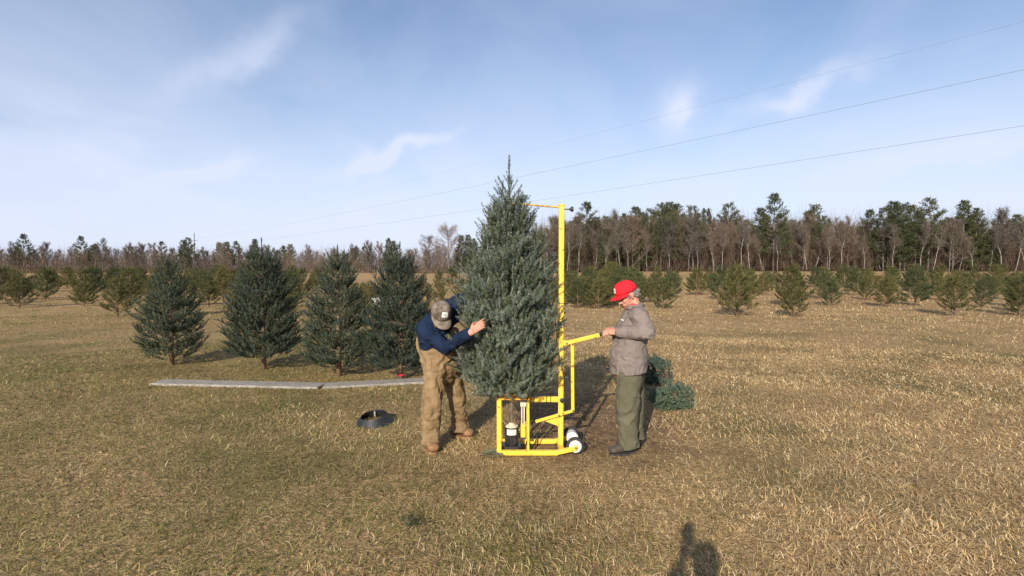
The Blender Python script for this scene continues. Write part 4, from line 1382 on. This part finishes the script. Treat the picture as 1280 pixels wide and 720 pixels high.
def shoe_segs(heel, toe, r=0.045, high=0.0):
    heel, toe = Vector(heel), Vector(toe)
    d = (toe - heel).normalized()
    S = [(heel + Vector((0, 0, r * 0.95)), (r * 0.95, r * 0.95), heel + d * 0.10 + Vector((0, 0, r * 0.95)), (r, r * 0.95), (d.y, -d.x, 0)),
         (heel + d * 0.10 + Vector((0, 0, r * 0.9)), (r, r * 0.95), toe - d * r + Vector((0, 0, r * 0.72)), (r * 1.05, r * 0.72), (d.y, -d.x, 0)),
         (heel + d * 0.03 + Vector((0, 0, 0.05)), r * 0.9, heel + d * 0.03 + Vector((0, 0, 0.12 + high)), r * 0.95)]
    return S


def sole(parent, heel, toe, r, mat):
    heel, toe = Vector(heel), Vector(toe); d = (toe - heel).normalized(); w = Vector((d.y, -d.x, 0))
    L = (toe - heel).length
    poly = []
    for k in range(20):
        a = 2 * math.pi * k / 20
        x = 0.5 * L + math.cos(a) * (0.5 * L + 0.004) - 0.02
        wd = math.sin(a) * (r + 0.002) * (1.0 + 0.12 * math.cos(a))
        p = heel + d * x + w * wd; p.z = 0.0; poly.append(p)
    return MB().prism(poly, (0, 0, 0.020)).build('sole', mat, parent)


# ---- man in the red cap, facing the stand
DR = DC + 0.02
rp = P(786, 560, DR)
man = empty('person', (rp.x, DR, 0), 'person in red cap, grey jacket and olive trousers pulling the lever handle', 'person')


def RP(px, py, dd=0.0): return P(px, py, DR + dd)


hr = Frame(RP(785, 369.5, 0.0), (-0.86, -0.20, -0.46), (0, 0, 1))
neck = RP(793, 385)
Ls, Rs = RP(798, 394, -0.165), RP(793, 394, 0.175)
Le, Re = RP(810, 416, -0.26), RP(800, 424, 0.28)
grip_a = H1 + hd * 0.03; grip_b = H1 + hd * 0.085
Lw = grip_b + Vector((0.055, -0.055, 0.012)); Rw = grip_a + Vector((0.085, 0.06, 0.03))
hipL, hipR = RP(786, 468, -0.085), RP(790, 467, 0.09)
knL, knR = RP(784, 513, -0.085), RP(791, 509, 0.10)
anL, anR = RP(786, 553, -0.095), RP(794, 546, 0.10)
pel = RP(788, 458)
body = head_segs(hr, neck)
body += [(neck, 0.058, RP(793, 398), (0.14, 0.09), (0, 1, 0)), (RP(793, 398), (0.15, 0.10), RP(788, 440), (0.15, 0.125), (0, 1, 0)), (RP(788, 440), (0.15, 0.125), pel, (0.14, 0.11), (0, 1, 0)),
         (Ls, 0.045, Le, 0.038), (Le, 0.038, Lw, 0.027), (Rs, 0.045, Re, 0.038), (Re, 0.038, Rw, 0.027),
         (hipL, 0.075, knL, 0.05), (knL, 0.05, anL, 0.035), (hipR, 0.075, knR, 0.05), (knR, 0.05, anR, 0.035),
         (anL, 0.035, anL + Vector((-0.10, -0.03, -0.06)), 0.03), (anR, 0.035, anR + Vector((-0.10, -0.03, -0.06)), 0.03)]
body += hand_segs(Lw, grip_b - Lw + Vector((-0.045, 0.0, 0.022)), Vector((0, 0.6, -0.5)), Vector((-0.5, 0, 0.8)), 0.75, 0.19)
body += hand_segs(Rw, grip_a - Rw + Vector((-0.035, -0.02, 0.02)), Vector((0, -0.5, -0.6)), Vector((-0.5, 0, 0.8)), 0.75, 0.19)
skin_obj('body', body, M['skin'], man, voxel=0.0062, smooth=2)
eyes(man, hr)
# hair under the cap
hs = [(hr(s * 0.066, -0.03, 0.02), (0.012, 0.03), hr(s * 0.060, -0.065, -0.025), (0.014, 0.026), hr.r) for s in (-1, 1)]
hs += [(hr(-0.045, -0.085, 0.01), 0.028, hr(0.045, -0.085, 0.01), 0.028), (hr(-0.04, -0.082, -0.03), 0.024, hr(0.04, -0.082, -0.03), 0.024)]
for s in (-1, 1): hs.append((hr(s * 0.071, 0.018, 0.028), (0.006, 0.010), hr(s * 0.069, 0.018, -0.012), (0.006, 0.009), hr.r))
skin_obj('hair', hs, M['hair'], man, voxel=0.006, smooth=2, wrinkle=folds(0.005, 60, (1, 1, 0.5)))
cap_parts(man, hr, M['redcloth'], M['redcloth'], size=1.0, badge=(0.05, 0.16, 0.42, M['whitecloth']), brim_drop=0.16, lift=0.012)
# jacket
yax = (0, 1, 0)
jk_ = [(RP(785.5, 478), (0.205, 0.168), RP(786, 440), (0.21, 0.175), yax), (RP(786, 440), (0.21, 0.172), RP(789, 413), (0.20, 0.15), yax),
       (RP(789, 413), (0.205, 0.150), RP(793, 397), (0.165, 0.112), yax), (RP(793, 399), (0.165, 0.105), RP(794, 388), (0.085, 0.075), yax),
       (Ls, 0.080, Le, 0.068), (Le, 0.068, Lw + (Le - Lw) * 0.16, 0.050), (Rs, 0.080, Re, 0.068), (Re, 0.066, Rw + (Re - Rw) * 0.16, 0.048),
       (Rs, 0.082, Ls, 0.082)]
jacket = skin_obj('jacket', jk_, M['greyjacket'], man, voxel=0.008, smooth=5, wrinkle=folds(0.013, 8, (1.2, 1.2, 1.6), 3.0), cuts=[(RP(786, 464), (0.10, 0, -1), 9)])
# collar
vs, fs = [], []; n = 22
for k in range(n + 1):
    a = R(35) + R(290) * k / n
    for z, rr in ((0.0, 0.092), (0.04, 0.084), (0.056, 0.094), (0.015, 0.112)):
        c = RP(792, 384.5)
        q = c + Vector((-math.cos(a) * rr * 0.95, math.sin(a) * rr, z - 0.025 + (0.03 if math.cos(a) < 0 else 0.0) * -math.cos(a) * 0.6))
        vs.append(q)
for k in range(n):
    for j in range(3): fs.append([k * 4 + j, k * 4 + 4 + j, k * 4 + 5 + j, k * 4 + 1 + j])
col_ = MB().add(vs, fs).build('collar', M['greyjacket'], jacket, smooth=True)
sm = col_.modifiers.new('t', 'SOLIDIFY'); sm.thickness = 0.006
# sleeve cuffs
for w_, e_ in ((Lw, Le), (Rw, Re)):
    d = (e_ - w_).normalized(); c = w_ + (e_ - w_) * 0.06
    MB().lathe(c, d, [(0, 0.034), (0.0, 0.046), (0.045, 0.049), (0.05, 0.040)], 18).build('cuff', M['greyjacket'], jacket, smooth=True)
# front pocket flap, zip pull
def on_cloth(o, p, toward=Vector((-0.35, -1, 0.1))):
    """point of the cloth's surface hit from outside at p"""
    q = Vector(p) - wloc(o); dd = -toward.normalized()
    ok, loc, nor, _ = o.ray_cast(q - dd * 0.6, dd)
    if not ok: ok, loc, nor, _ = o.closest_point_on_mesh(q)
    return loc + wloc(o), nor


def patch(o, quad, name, mat, nx=5, nz=3, lift=0.004):
    """cloth patch that follows the surface under it; quad = picture corners (x0,y0) (x1,y1) top, height"""
    (ax, ay), (bx, by), hgt = quad
    vs, fs = [], []
    for i_ in range(nx + 1):
        for k_ in range(nz + 1):
            px_ = ax + (bx - ax) * i_ / nx; py_ = ay + (by - ay) * i_ / nx + hgt * k_ / nz
            p_, n_ = on_cloth(o, RP(px_, py_, -0.1), Vector((0, -1, 0)))
            vs.append(p_ + n_ * lift)
    for i_ in range(nx):
        for k_ in range(nz):
            fs.append([i_ * (nz + 1) + k_, (i_ + 1) * (nz + 1) + k_, (i_ + 1) * (nz + 1) + k_ + 1, i_ * (nz + 1) + k_ + 1])
    return MB().add(vs, fs).build(name, mat, o, smooth=True)


bpy.context.view_layer.update()
patch(jacket, ((768.5, 400.5), (776, 397), 2.4), 'pocket_flap', M['darkseam'])
patch(jacket, ((777.2, 398.2), (780.0, 400.0), 2.0), 'zip_pull', M['whitecloth'], lift=0.006)
# red shirt at neck and below the hem
skin_obj('shirt', [(RP(790, 391), (0.075, 0.068), RP(791, 384), (0.070, 0.064), yax), (RP(790, 391), (0.07, 0.06), RP(786, 440), (0.12, 0.1), yax), (RP(783.0, 462.5), (0.19, 0.140), RP(784.5, 455), (0.17, 0.13), yax), (RP(786, 455), (0.15, 0.12), RP(786, 435), (0.14, 0.11), yax)], M['redshirt'], man, voxel=0.008, smooth=2)
# trousers
tr = [(RP(787, 462), (0.165, 0.135), RP(787, 452), (0.155, 0.13), yax), (RP(787, 464), (0.165, 0.135), RP(787, 476), (0.15, 0.125), yax),
      (hipL, (0.105, 0.125), knL, (0.09, 0.105), yax), (knL, (0.09, 0.103), anL, (0.085, 0.094), yax), (anL, (0.085, 0.094), anL + Vector((0.0, 0, -0.06)), (0.088, 0.10), yax),
      (hipR, (0.105, 0.122), knR, (0.09, 0.105), yax), (knR, (0.09, 0.103), anR, (0.085, 0.094), yax), (anR, (0.085, 0.094), anR + Vector((0.0, 0, -0.06)), (0.088, 0.10), yax)]
trs = skin_obj('trousers', tr, M['olive'], man, voxel=0.008, smooth=4, wrinkle=folds(0.013, 8, (1.3, 1.3, 1.1), 8.0), cuts=[(Vector((anL.x, anL.y, 0.055)), (0.15, 0, -1), 0.35)])
bpy.context.view_layer.update()
patch(trs, ((793.5, 497), (800, 497.5), 13), 'pocket', M['olive'], 6, 6, lift=0.007)
for a_ in (anL, anR):
    hl = Vector((a_.x + 0.055, a_.y + 0.02, 0.018)); te = hl + Vector((-0.265, -0.10, 0.0))
    sh_ = skin_obj('shoe', shoe_segs(hl, te, 0.047), M['darkshoe'], man, voxel=0.007, smooth=2)
    sole(sh_, hl, te, 0.047, M['rubber'])

# ---- man in navy and tan, reaching into the spruce
lb = G(548, 556)
man2 = empty('person', (lb.x, lb.y, 0), 'person in navy hooded sweatshirt and tan bib overalls bending to hold the spruce', 'person')
fR, fL = G(538, 562), G(575, 546)
kR, kL = P(540, 506, fR.y + 0.02), P(571, 500, fL.y - 0.04)
hR, hL = P(545, 459, fR.y + 0.12), P(562, 457, fL.y - 0.06)
pel = P(552, 450, fR.y + 0.2)
waist = P(547, 436, fR.y + 0.18)
chest = P(544, 417, fR.y + 0.13)
upc = P(547, 404, fR.y + 0.09)
nk = P(550, 400, fR.y + 0.02)
sR, sL = P(530, 411, fR.y + 0.05), P(562, 392, fR.y + 0.22)
eR = P(557, 435, fR.y - 0.13)
wR = P(590, 414.5, DC - 0.46)
eL = P(577, 377, fR.y + 0.22); wL = P(596, 378, fR.y + 0.10)
h2 = Frame(P(550.5, 393.5, fR.y - 0.06), (0.30, -0.66, -0.70), (0, 0, 1))
b2 = head_segs(h2, nk)
face_dir = Vector((0.45, -0.9, 0)).normalized(); lat = Vector((0.9, 0.45, 0.25)).normalized()
b2 += [(nk, 0.058, upc, (0.13, 0.09), lat), (upc, (0.14, 0.10), chest, (0.14, 0.11), lat), (chest, (0.14, 0.11), waist, (0.135, 0.11), lat), (waist, (0.135, 0.11), pel, (0.14, 0.12), lat),
       (sR, 0.045, eR, 0.038), (eR, 0.038, wR, 0.026), (sL, 0.045, eL, 0.038), (eL, 0.038, wL, 0.026),
       (hR, 0.075, kR, 0.05), (hL, 0.075, kL, 0.05), (kR, 0.05, fR + Vector((0, 0.0, 0.09)), 0.035), (kL, 0.05, fL + Vector((0, 0, 0.09)), 0.035)]
hdir = (P(604, 404, DC - 0.43) - wR)
b2 += hand_segs(wR, hdir, Vector((0.25, 0.9, -0.3)), Vector((0, -0.1, 1)), [0.05, 0.35, 0.45, 0.5], 0.19)
b2 += hand_segs(wL, Vector((1, -0.2, 0.1)), Vector((0, -0.8, -0.3)), Vector((0, 0, 1)), 0.35, 0.185)
skin_obj('body', b2, M['skin'], man2, voxel=0.0062, smooth=2)
eyes(man2, h2)
hs = [(h2(s * 0.066, -0.02, 0.02), (0.014, 0.035), h2(s * 0.060, -0.055, -0.03), (0.016, 0.032), h2.r) for s in (-1, 1)]
hs += [(h2(-0.045, -0.085, 0.01), 0.03, h2(0.045, -0.085, 0.01), 0.03), (h2(-0.04, -0.082, -0.03), 0.026, h2(0.04, -0.082, -0.03), 0.026)]
hs += [(h2(-0.03, 0.052, -0.095), 0.022, h2(0.03, 0.052, -0.095), 0.022), (h2(0, 0.062, -0.10), 0.022, h2(0, 0.055, -0.125), 0.016)]
for s in (-1, 1): hs.append((h2(s * 0.062, 0.02, -0.02), (0.008, 0.016), h2(s * 0.045, 0.04, -0.085), (0.012, 0.018), h2.r))
skin_obj('hair', hs, M['brownhair'], man2, voxel=0.006, smooth=2, wrinkle=folds(0.006, 60, (1, 1, 0.5)))
cap_parts(man2, h2, M['camo'], M['camo'], size=1.04, badge=(0.075, 0.26, 0.56, M['whitecloth']), brim_drop=0.28)
sw = [(P(547, 444, fR.y + 0.18), (0.135, 0.11), P(546, 432, fR.y + 0.17), (0.165, 0.135), lat), (P(546, 432, fR.y + 0.17), (0.165, 0.135), chest, (0.175, 0.14), lat), (chest, (0.175, 0.14), upc, (0.155, 0.12), lat), (upc, (0.14, 0.11), nk, (0.08, 0.075), lat),
      (sR, 0.082, sL, 0.085), (sR, 0.080, eR, 0.062), (eR, 0.062, wR + (eR - wR) * 0.12, 0.043), (sL, 0.090, eL, 0.072), (eL, 0.070, wL + (eL - wL) * 0.1, 0.046)]
sweat = skin_obj('sweatshirt', sw, M['navy'], man2, voxel=0.008, smooth=4, wrinkle=folds(0.015, 9, (1.3, 1.3, 1.3), 1.0))
d = (eR - wR).normalized()
MB().lathe(wR + d * 0.01, d, [(0, 0.032), (0.0, 0.041), (0.05, 0.043), (0.055, 0.036)], 18).build('cuff', M['navy'], sweat, smooth=True)
# hood fallen forward beside the head
hood = [(P(566, 396, fR.y + 0.14), 0.075, P(574, 381, fR.y + 0.18), 0.07), (P(560, 396, fR.y + 0.16), (0.10, 0.05), P(571, 376, fR.y + 0.20), (0.075, 0.045), lat), (P(571, 376, fR.y + 0.20), (0.075, 0.045), P(578, 369.5, fR.y + 0.22), (0.03, 0.03), lat),
        (P(552, 385, fR.y + 0.12), (0.08, 0.05), P(566, 380, fR.y + 0.18), (0.075, 0.05), lat), (P(562, 402, fR.y + 0.10), 0.06, P(569, 384, fR.y + 0.16), 0.06)]
skin_obj('hood', hood, M['navy'], sweat, voxel=0.008, smooth=4, wrinkle=folds(0.010, 12, (1, 1, 1), 5.0))
# overalls
ov = [(P(549, 447, fR.y + 0.19), (0.175, 0.150), P(553, 460, fR.y + 0.20), (0.185, 0.150), lat),
      (P(548, 441, fR.y + 0.18), (0.180, 0.152), P(549, 449, fR.y + 0.19), (0.180, 0.152), lat),
      (P(553, 462, fR.y + 0.20), (0.165, 0.13), P(553, 470, fR.y + 0.20), (0.12, 0.10), lat),
      (hR, 0.118, kR, 0.090), (kR, 0.090, fR + Vector((0, 0.0, 0.14)), 0.080), (fR + Vector((0, 0, 0.14)), 0.080, fR + Vector((0, 0, 0.05)), 0.090),
      (hL, 0.112, kL, 0.086), (kL, 0.086, fL + Vector((0, 0, 0.13)), 0.078), (fL + Vector((0, 0, 0.13)), 0.078, fL + Vector((0.01, 0, 0.05)), 0.096)]
ovo = skin_obj('overalls', ov, M['duck'], man2, voxel=0.008, smooth=4, wrinkle=folds(0.021, 8.5, (1.1, 1.1, 1.25), 2.0), cuts=[(Vector((fR.x, fR.y, 0.06)), (0, 0, -1), 0.19), (Vector((fL.x, fL.y, 0.06)), (0.1, 0, -1), 0.19)])
bpy.context.view_layer.update()
patch(ovo, ((530.5, 489), (546, 488), 30), 'knee_patch', M['duck'], 8, 12, lift=0.006)
patch(ovo, ((528.5, 452), (537, 450.5), 15), 'pocket', M['duck'], 6, 8, lift=0.007)
# bib front and straps
bibc = [P(558, 441, fR.y + 0.02), P(572, 438, fR.y + 0.08), P(571, 414, fR.y + 0.06), P(563, 412, fR.y + 0.02)]
skin_obj('bib', [(P(562, 440, fR.y + 0.08), (0.085, 0.05), P(567, 414, fR.y + 0.12), (0.055, 0.04), lat)], M['duck'], ovo, voxel=0.008, smooth=3, wrinkle=folds(0.008, 12))
MB().tube(hang([P(528, 446, fR.y + 0.17), P(523.5, 437, fR.y + 0.17), P(522, 428, fR.y + 0.18), P(525, 416, fR.y + 0.18), P(530, 404, fR.y + 0.16)], 4), [0.02, 0.024] + [0.018] * 15, 8).build('strap', M['duck'], ovo, smooth=True)
for q, te_ in ((fR, Vector((0.10, -0.22, 0))), (fL, Vector((0.215, -0.08, 0)))):
    hl = Vector((q.x - te_.x * 0.35, q.y - te_.y * 0.35, 0.02)); te = hl + te_ * 1.08
    so = skin_obj('boot', shoe_segs(hl, te, 0.052, 0.06), M['bootleather'], man2, voxel=0.007, smooth=2, wrinkle=folds(0.003, 30))
    sole(so, hl, te, 0.052, M['bootleather'])

# ---- the person taking the picture, whose shadow falls across the corner
pb = Vector((-0.05, -0.52, 0))
man3 = empty('person', pb, 'person in dark coat holding up a phone, whose shadow falls on the grass', 'person')
X = (1, 0, 0)
h3 = Frame(pb + Vector((0, 0.02, 1.66)), (0, 1, -0.05), (0, 0, 1))
ph = [(pb + Vector((s * 0.1, 0, 0.9)), 0.075, pb + Vector((s * 0.11, 0.01, 0.5)), 0.05) for s in (-1, 1)] + [(pb + Vector((s * 0.11, 0.01, 0.5)), 0.05, pb + Vector((s * 0.11, 0, 0.09)), 0.036) for s in (-1, 1)]
arms = []
for s in (-1, 1):
    a_, b_, c_ = pb + Vector((s * 0.19, 0, 1.42)), pb + Vector((s * 0.20, 0.16, 1.25)), pb + Vector((s * 0.05, 0.28, 1.56))
    arms += [(a_, 0.045, b_, 0.038), (b_, 0.038, c_, 0.027)]
    ph += hand_segs(c_, Vector((-s * 0.25, 0.25, 0.85)), Vector((-s, 0.2, 0)), Vector((0, -1, 0.3)), 0.45, 0.18)
ph += head_segs(h3, pb + Vector((0, -0.01, 1.5))) + arms + [(pb + Vector((0, 0, 1.45)), (0.15, 0.09), pb + Vector((0, 0, 0.95)), (0.15, 0.11), X)]
skin_obj('body', ph, M['skin'], man3, voxel=0.009, smooth=1)
skin_obj('hair', [(h3(0, -0.02, 0.05), (0.082, 0.09), h3(0, -0.03, 0.045), (0.082, 0.09), h3.r)], M['brownhair'], man3, voxel=0.01, smooth=2)
ct = [(pb + Vector((0, 0, 1.40)), (0.20, 0.12), pb + Vector((0, 0, 0.85)), (0.20, 0.15), X), (pb + Vector((-0.18, 0, 1.42)), 0.08, pb + Vector((0.18, 0, 1.42)), 0.08)]
ct += [(a[0], a[1] * 1.75, a[2], a[3] * 1.75) for a in (arms[0], arms[2])] + [(a[0], a[1] * 1.7, a[2] + (a[0] - a[2]) * 0.2, a[3] * 1.7) for a in (arms[1], arms[3])]
skin_obj('coat', ct, M['darkseam'], man3, voxel=0.01, smooth=4, wrinkle=folds(0.012, 7))
skin_obj('trousers', [(pb + Vector((s * 0.1, 0, 0.88)), 0.11, pb + Vector((s * 0.11, 0.01, 0.12)), 0.085) for s in (-1, 1)], M['navy'], man3, voxel=0.01, smooth=4)
for s in (-1, 1):
    hl = pb + Vector((s * 0.11, -0.08, 0.018))
    so = skin_obj('shoe', shoe_segs(hl, hl + Vector((s * 0.03, 0.28, 0)), 0.048), M['darkshoe'], man3, voxel=0.008, smooth=2)
phone = MB().box((pb.x - 0.037, -0.205, 1.62), (pb.x + 0.037, -0.196, 1.76)).build('phone', M['black'], None, origin=(pb.x, -0.2, 1.62))
tag(phone, 'black phone held up by the person in the dark coat', 'phone')

# ------------------------------------------------------------------ small things on the ground
# black ring
rc = G(468, 529)
rim = empty('black_ring', (rc.x, rc.y, 0), 'low black plastic ring lying open on the grass left of the tan overalls', 'ring')
rim.rotation_euler = (R(4), R(-3), 0.2)
ro, ri, hh = 0.205, 0.145, 0.085
hh = 0.09
prof = [(0.0, ro), (hh * 0.5, (ro + ri) / 2 + 0.006), (hh, ri), (hh + 0.008, ri - 0.004), (hh + 0.002, ri - 0.010), (hh * 0.5, (ro + ri) / 2 - 0.006), (0.004, ro - 0.012)]
vs, fs = [], []; n = 48
for k in range(n):
    a = 2 * math.pi * k / n
    for z, r_ in prof: vs.append(rc + Vector((math.cos(a) * r_ * (1 + 0.02 * math.sin(2 * a + 1)), math.sin(a) * r_ * 1.02, z * (1 + 0.12 * math.sin(a + 0.8)))))
q = len(prof)
for k in range(n):
    for j in range(q):
        fs.append([k * q + j, ((k + 1) % n) * q + j, ((k + 1) % n) * q + (j + 1) % q, k * q + (j + 1) % q])
MB().add(vs, fs).build('wall', noisy('dark_slate_plastic', [(0.010, 0.012, 0.015), (0.022, 0.025, 0.03)], 8, 0.5), rim, smooth=True)
sb = rc + Vector((0.0, ri + 0.02, 0.03))
MB().box(sb + Vector((-0.008, -0.03, 0.0)), sb + Vector((0.008, -0.022, 0.062))).build('gap_light_strip', M['plank'], rim)  # pale strip added to imitate light showing through a gap at the back
# weathered boards under the spruces
def plank(a, b_, w, t, label, z=0.0):
    a, b_ = Vector(a), Vector(b_)
    o = MB().bar(a + Vector((0, 0, t / 2 + z)), b_ + Vector((0, 0, t / 2 + z)), w, t).build('board', M['plank'], None, origin=(a.x, a.y, 0))
    tag(o, label, 'board')
    return o


pa, pb_ = G(405, 484), G(545, 476.5)
plank(pa, pb_, 0.30, 0.035, 'long grey weathered board on the grass under the bare-trunked spruce')
plank(G(405, 484) + Vector((-2.6, 0.25, 0)), G(405, 484) + Vector((-0.03, 0.0, 0)), 0.30, 0.035, 'grey board continuing the line under the outer spruces')
plank(G(446, 447), G(472, 444.5), 0.16, 0.05, 'short pale board lying on grass behind the line of spruces')
# white bucket behind the left spruce
wb = G(472, 410)
bk = empty('white_bucket', wb, 'white plastic bucket on a post stump behind the left spruces', 'bucket')
bz = P(472, 387, wb.y).z
MB().tube([wb, wb + Vector((0, 0, bz))], 0.09, 10).build('stump', M['bark'], bk)
MB().lathe(wb + Vector((0, 0, bz)), (0, 0, 1), [(0, 0.12), (0.30, 0.145), (0.31, 0.155), (0.33, 0.155), (0.33, 0.14), (0.02, 0.11)], 20).build('bucket_wall', M['white'], bk, smooth=True)
MB().tube(hang([wb + Vector((-0.15, -0.02, bz + 0.31)), wb + Vector((-0.1, -0.14, bz + 0.2)), wb + Vector((0.1, -0.14, bz + 0.2)), wb + Vector((0.15, -0.02, bz + 0.31))]), 0.004, 5).build('bucket_handle', M['steel'], bk)
# loose sprig by the stand and cut twigs
def sprig(px, py, rz, L, label, seed, cols=BLUE):
    c = G(px, py); rg = np.random.default_rng(seed)
    P0, D, LL = [], [], []
    n = int(L / 0.035)
    for i in range(n):
        p = np.array([i * 0.035, 0, 0.035 + 0.01 * math.sin(i)])
        P0.append(p); D.append([1, 0, 0.05]); LL.append(0.05)
        for s in (-1, 1):
            l = 0.05 + 0.10 * (1 - i / n) * rg.uniform(0.6, 1.2)
            P0.append(p); D.append([0.7, s * 0.7, rg.uniform(-0.15, 0.35)]); LL.append(l)
    P0, D, LL = np.array(P0, float), unit(np.array(D, float)), np.array(LL)
    root = empty('spruce_sprig', (c.x, c.y, 0), label, 'sprig'); root.rotation_euler = (0, 0, rz)
    cmx = crown_mesh('needles', (P0, D, LL, []), 44, 0.02, 0.005, cols, rg, M['needle'])
    o = bpy.data.objects.new('needles', cmx); link(o, root)
    t = bpy.data.objects.new('stem', mb_mesh(MB().tube([(-0.04, 0, 0.03), (L, 0, 0.035)], [0.006, 0.002], 6), 'stem', M['bark'])); link(t, root)


sprig(602, 572, 0.1, 0.20, 'small green spruce sprig on the grass at the yellow stand\'s foot', 3)
sprig(812, 500, 0.6, 0.42, 'blue-green cut bough lying nearest the olive trousers', 4, [(0.085, 0.135, 0.10), (0.11, 0.165, 0.13)])
sprig(835, 495, 2.4, 0.36, 'blue-green cut bough beside the felled spruce top', 5, [(0.085, 0.135, 0.10), (0.11, 0.165, 0.13)])
sprig(508, 664, 1.2, 0.12, 'dark little tuft of green in the open grass', 6, [(0.035, 0.045, 0.02), (0.05, 0.06, 0.025)])

# ------------------------------------------------------------------ grass: matted dry blades, nobody could count them
def fbm2(x, y, s, seed):
    out = np.zeros_like(x); amp = 1.0; tot_ = 0
    r_ = np.random.default_rng(seed)
    for o in range(4):
        for _ in range(3):
            a = r_.uniform(0, 6.28); ph = r_.uniform(0, 6.28)
            out += amp * np.sin((x * math.cos(a) + y * math.sin(a)) * s * 2 ** o * r_.uniform(0.7, 1.4) + ph) / 3
        tot_ += amp; amp *= 0.6
    return out / tot_


def grass_blades(n, r0, r1, power, lmin, lmax, wid, half_ang, seed, lean=(0.55, 1.35), segs=2):
    rg = np.random.default_rng(seed)
    t = rg.random(n)
    r = (r0 ** power + t * (r1 ** power - r0 ** power)) ** (1 / power)
    th = rg.uniform(-half_ang, half_ang, n)
    x, y = r * np.sin(th), r * np.cos(th)
    # gather blades into tussocks
    cx = np.round(x / 0.09 + rg.normal(0, 0.25, n)) * 0.09; cy = np.round(y / 0.09 + rg.normal(0, 0.25, n)) * 0.09
    pull = (rg.random(n) < 0.45) * 0.55
    x = x + (cx - x) * pull; y = y + (cy - y) * pull
    bare = 1 - ((x - 0.85) / 1.25) ** 2 - ((y - 5.9) / 1.7) ** 2 + 1.1 * fbm2(x, y, 2.6, 21)     # trodden earth
    bare2 = fbm2(x, y, 1.9, 31) + 0.7 * fbm2(x, y, 7.0, 32) - 0.75
    keep = rg.random(n) > np.clip(np.maximum(bare * 0.9, bare2 * 1.4), 0, 0.8)
    x, y, r = x[keep], y[keep], r[keep]; n = len(x)
    z = terrain(x, y)
    lush = fbm2(x, y, 1.7, 2) + 0.5 * fbm2(x, y, 6.0, 3)
    L = rg.uniform(lmin, lmax, n) * (1 + 0.45 * np.clip(lush, -0.9, 1.2)) * (1 + 0.04 * np.clip(r - 5, 0, 12))
    # trodden ground round the stand and the man in the red cap
    tx, ty = XP + 0.35, DC
    worn = np.exp(-(((x - tx) / 0.9) ** 2 + ((y - ty) / 0.55) ** 2))
    L *= (1 - 0.55 * worn)
    az = rg.uniform(0, 6.283, n) * 0.75 + fbm2(x, y, 2.5, 9) * 2.5
    le = rg.uniform(lean[0], lean[1], n)
    d0 = np.stack([np.cos(az) * np.sin(le * 0.7), np.sin(az) * np.sin(le * 0.7), np.cos(le * 0.7)], 1)
    le2 = np.minimum(le * 1.25 + 0.1, 1.62)
    d1 = np.stack([np.cos(az + 0.25) * np.sin(le2), np.sin(az + 0.25) * np.sin(le2), np.cos(le2)], 1)
    w = wid * rg.uniform(0.6, 1.3, n) * (1 + 0.10 * np.clip(r - 4, 0, 30))
    sd = np.stack([-np.sin(az), np.cos(az), np.zeros(n)], 1) * (w / 2)[:, None]
    sd = sd + rg.normal(0, 0.3, (n, 3)) * (w / 2)[:, None]
    p0 = np.stack([x, y, z - 0.004], 1); pm = p0 + d0 * (L * 0.5)[:, None]; p1 = pm + d1 * (L * 0.5)[:, None]
    p1[:, 2] = np.maximum(p1[:, 2], z + 0.004)
    v = np.stack([p0 - sd, p0 + sd, pm + sd * 0.8, pm - sd * 0.8, p1], 1)
    base = np.arange(n)[:, None] * 5
    f = np.concatenate([base + [0, 1, 2], base + [0, 2, 3], base + [3, 2, 4]], 1).ravel()
    # colour: straw, tan, rust and olive, in patches
    gr = fbm2(x, y, 0.9, 5) + 0.5 * fbm2(x, y, 3.5, 6) - 0.32 * x + 0.22 - 0.04 * np.clip(y - 5, 0, 10)
    pg = np.clip(0.20 + 0.75 * gr, 0.02, 0.9)
    straw = np.array([(0.60, 0.43, 0.22), (0.70, 0.54, 0.31), (0.48, 0.31, 0.145), (0.35, 0.21, 0.095), (0.74, 0.62, 0.40)])
    olive = np.array([(0.19, 0.18, 0.055), (0.255, 0.235, 0.075), (0.125, 0.135, 0.04), (0.34, 0.285, 0.115)])
    cs = straw[rg.choice(5, n, p=[0.33, 0.2, 0.24, 0.15, 0.08])]; co_ = olive[rg.integers(0, 4, n)]
    c = np.where((rg.random(n) < pg)[:, None], co_, cs) * rg.uniform(0.75, 1.25, (n, 1))
    mot = 1.15 * fbm2(x, y, 3.2, 12) + 0.75 * fbm2(x, y, 11.0, 13)      # bleached and rotted patches
    c = c * ((1.06 + 0.50 * np.clip(mot, -1.2, 1.2)) * (0.96 + 0.025 * np.clip(x, -2, 3)))[:, None]
    return v.reshape(-1, 3), f, np.repeat(c, 5, 0)


vv, ff, cc = [], [], []
off = 0
for args in [(165000, 2.0, 14.0, 0.8, 0.025, 0.07, 0.0044, R(62), 1, (0.85, 1.52)), (75000, 2.0, 14.0, 0.8, 0.06, 0.15, 0.0030, R(60), 2, (1.25, 1.53)), (5000, 2.0, 9.0, 1.3, 0.04, 0.10, 0.0030, R(60), 12, (0.2, 0.9)),
             (75000, 9.0, 26.0, 1.2, 0.03, 0.08, 0.0040, R(56), 3, (1.0, 1.52)), (34000, 20.0, 60.0, 1.0, 0.05, 0.12, 0.0045, R(52), 4, (0.6, 1.45)), (7000, 0.2, 2.2, 2.0, 0.03, 0.08, 0.0045, R(180), 8, (0.85, 1.5))]:
    v, f, c = grass_blades(*args)
    vv.append(v); ff.append(f + off); cc.append(c); off += len(v)
gm = mesh_np('dry_grass', np.concatenate(vv), np.concatenate(ff), 3, M['grass'], np.concatenate(cc))
go = bpy.data.objects.new('dry_grass', gm); link(go)
tag(go, 'matted dry straw-coloured grass covering the field', 'grass', kind='stuff')
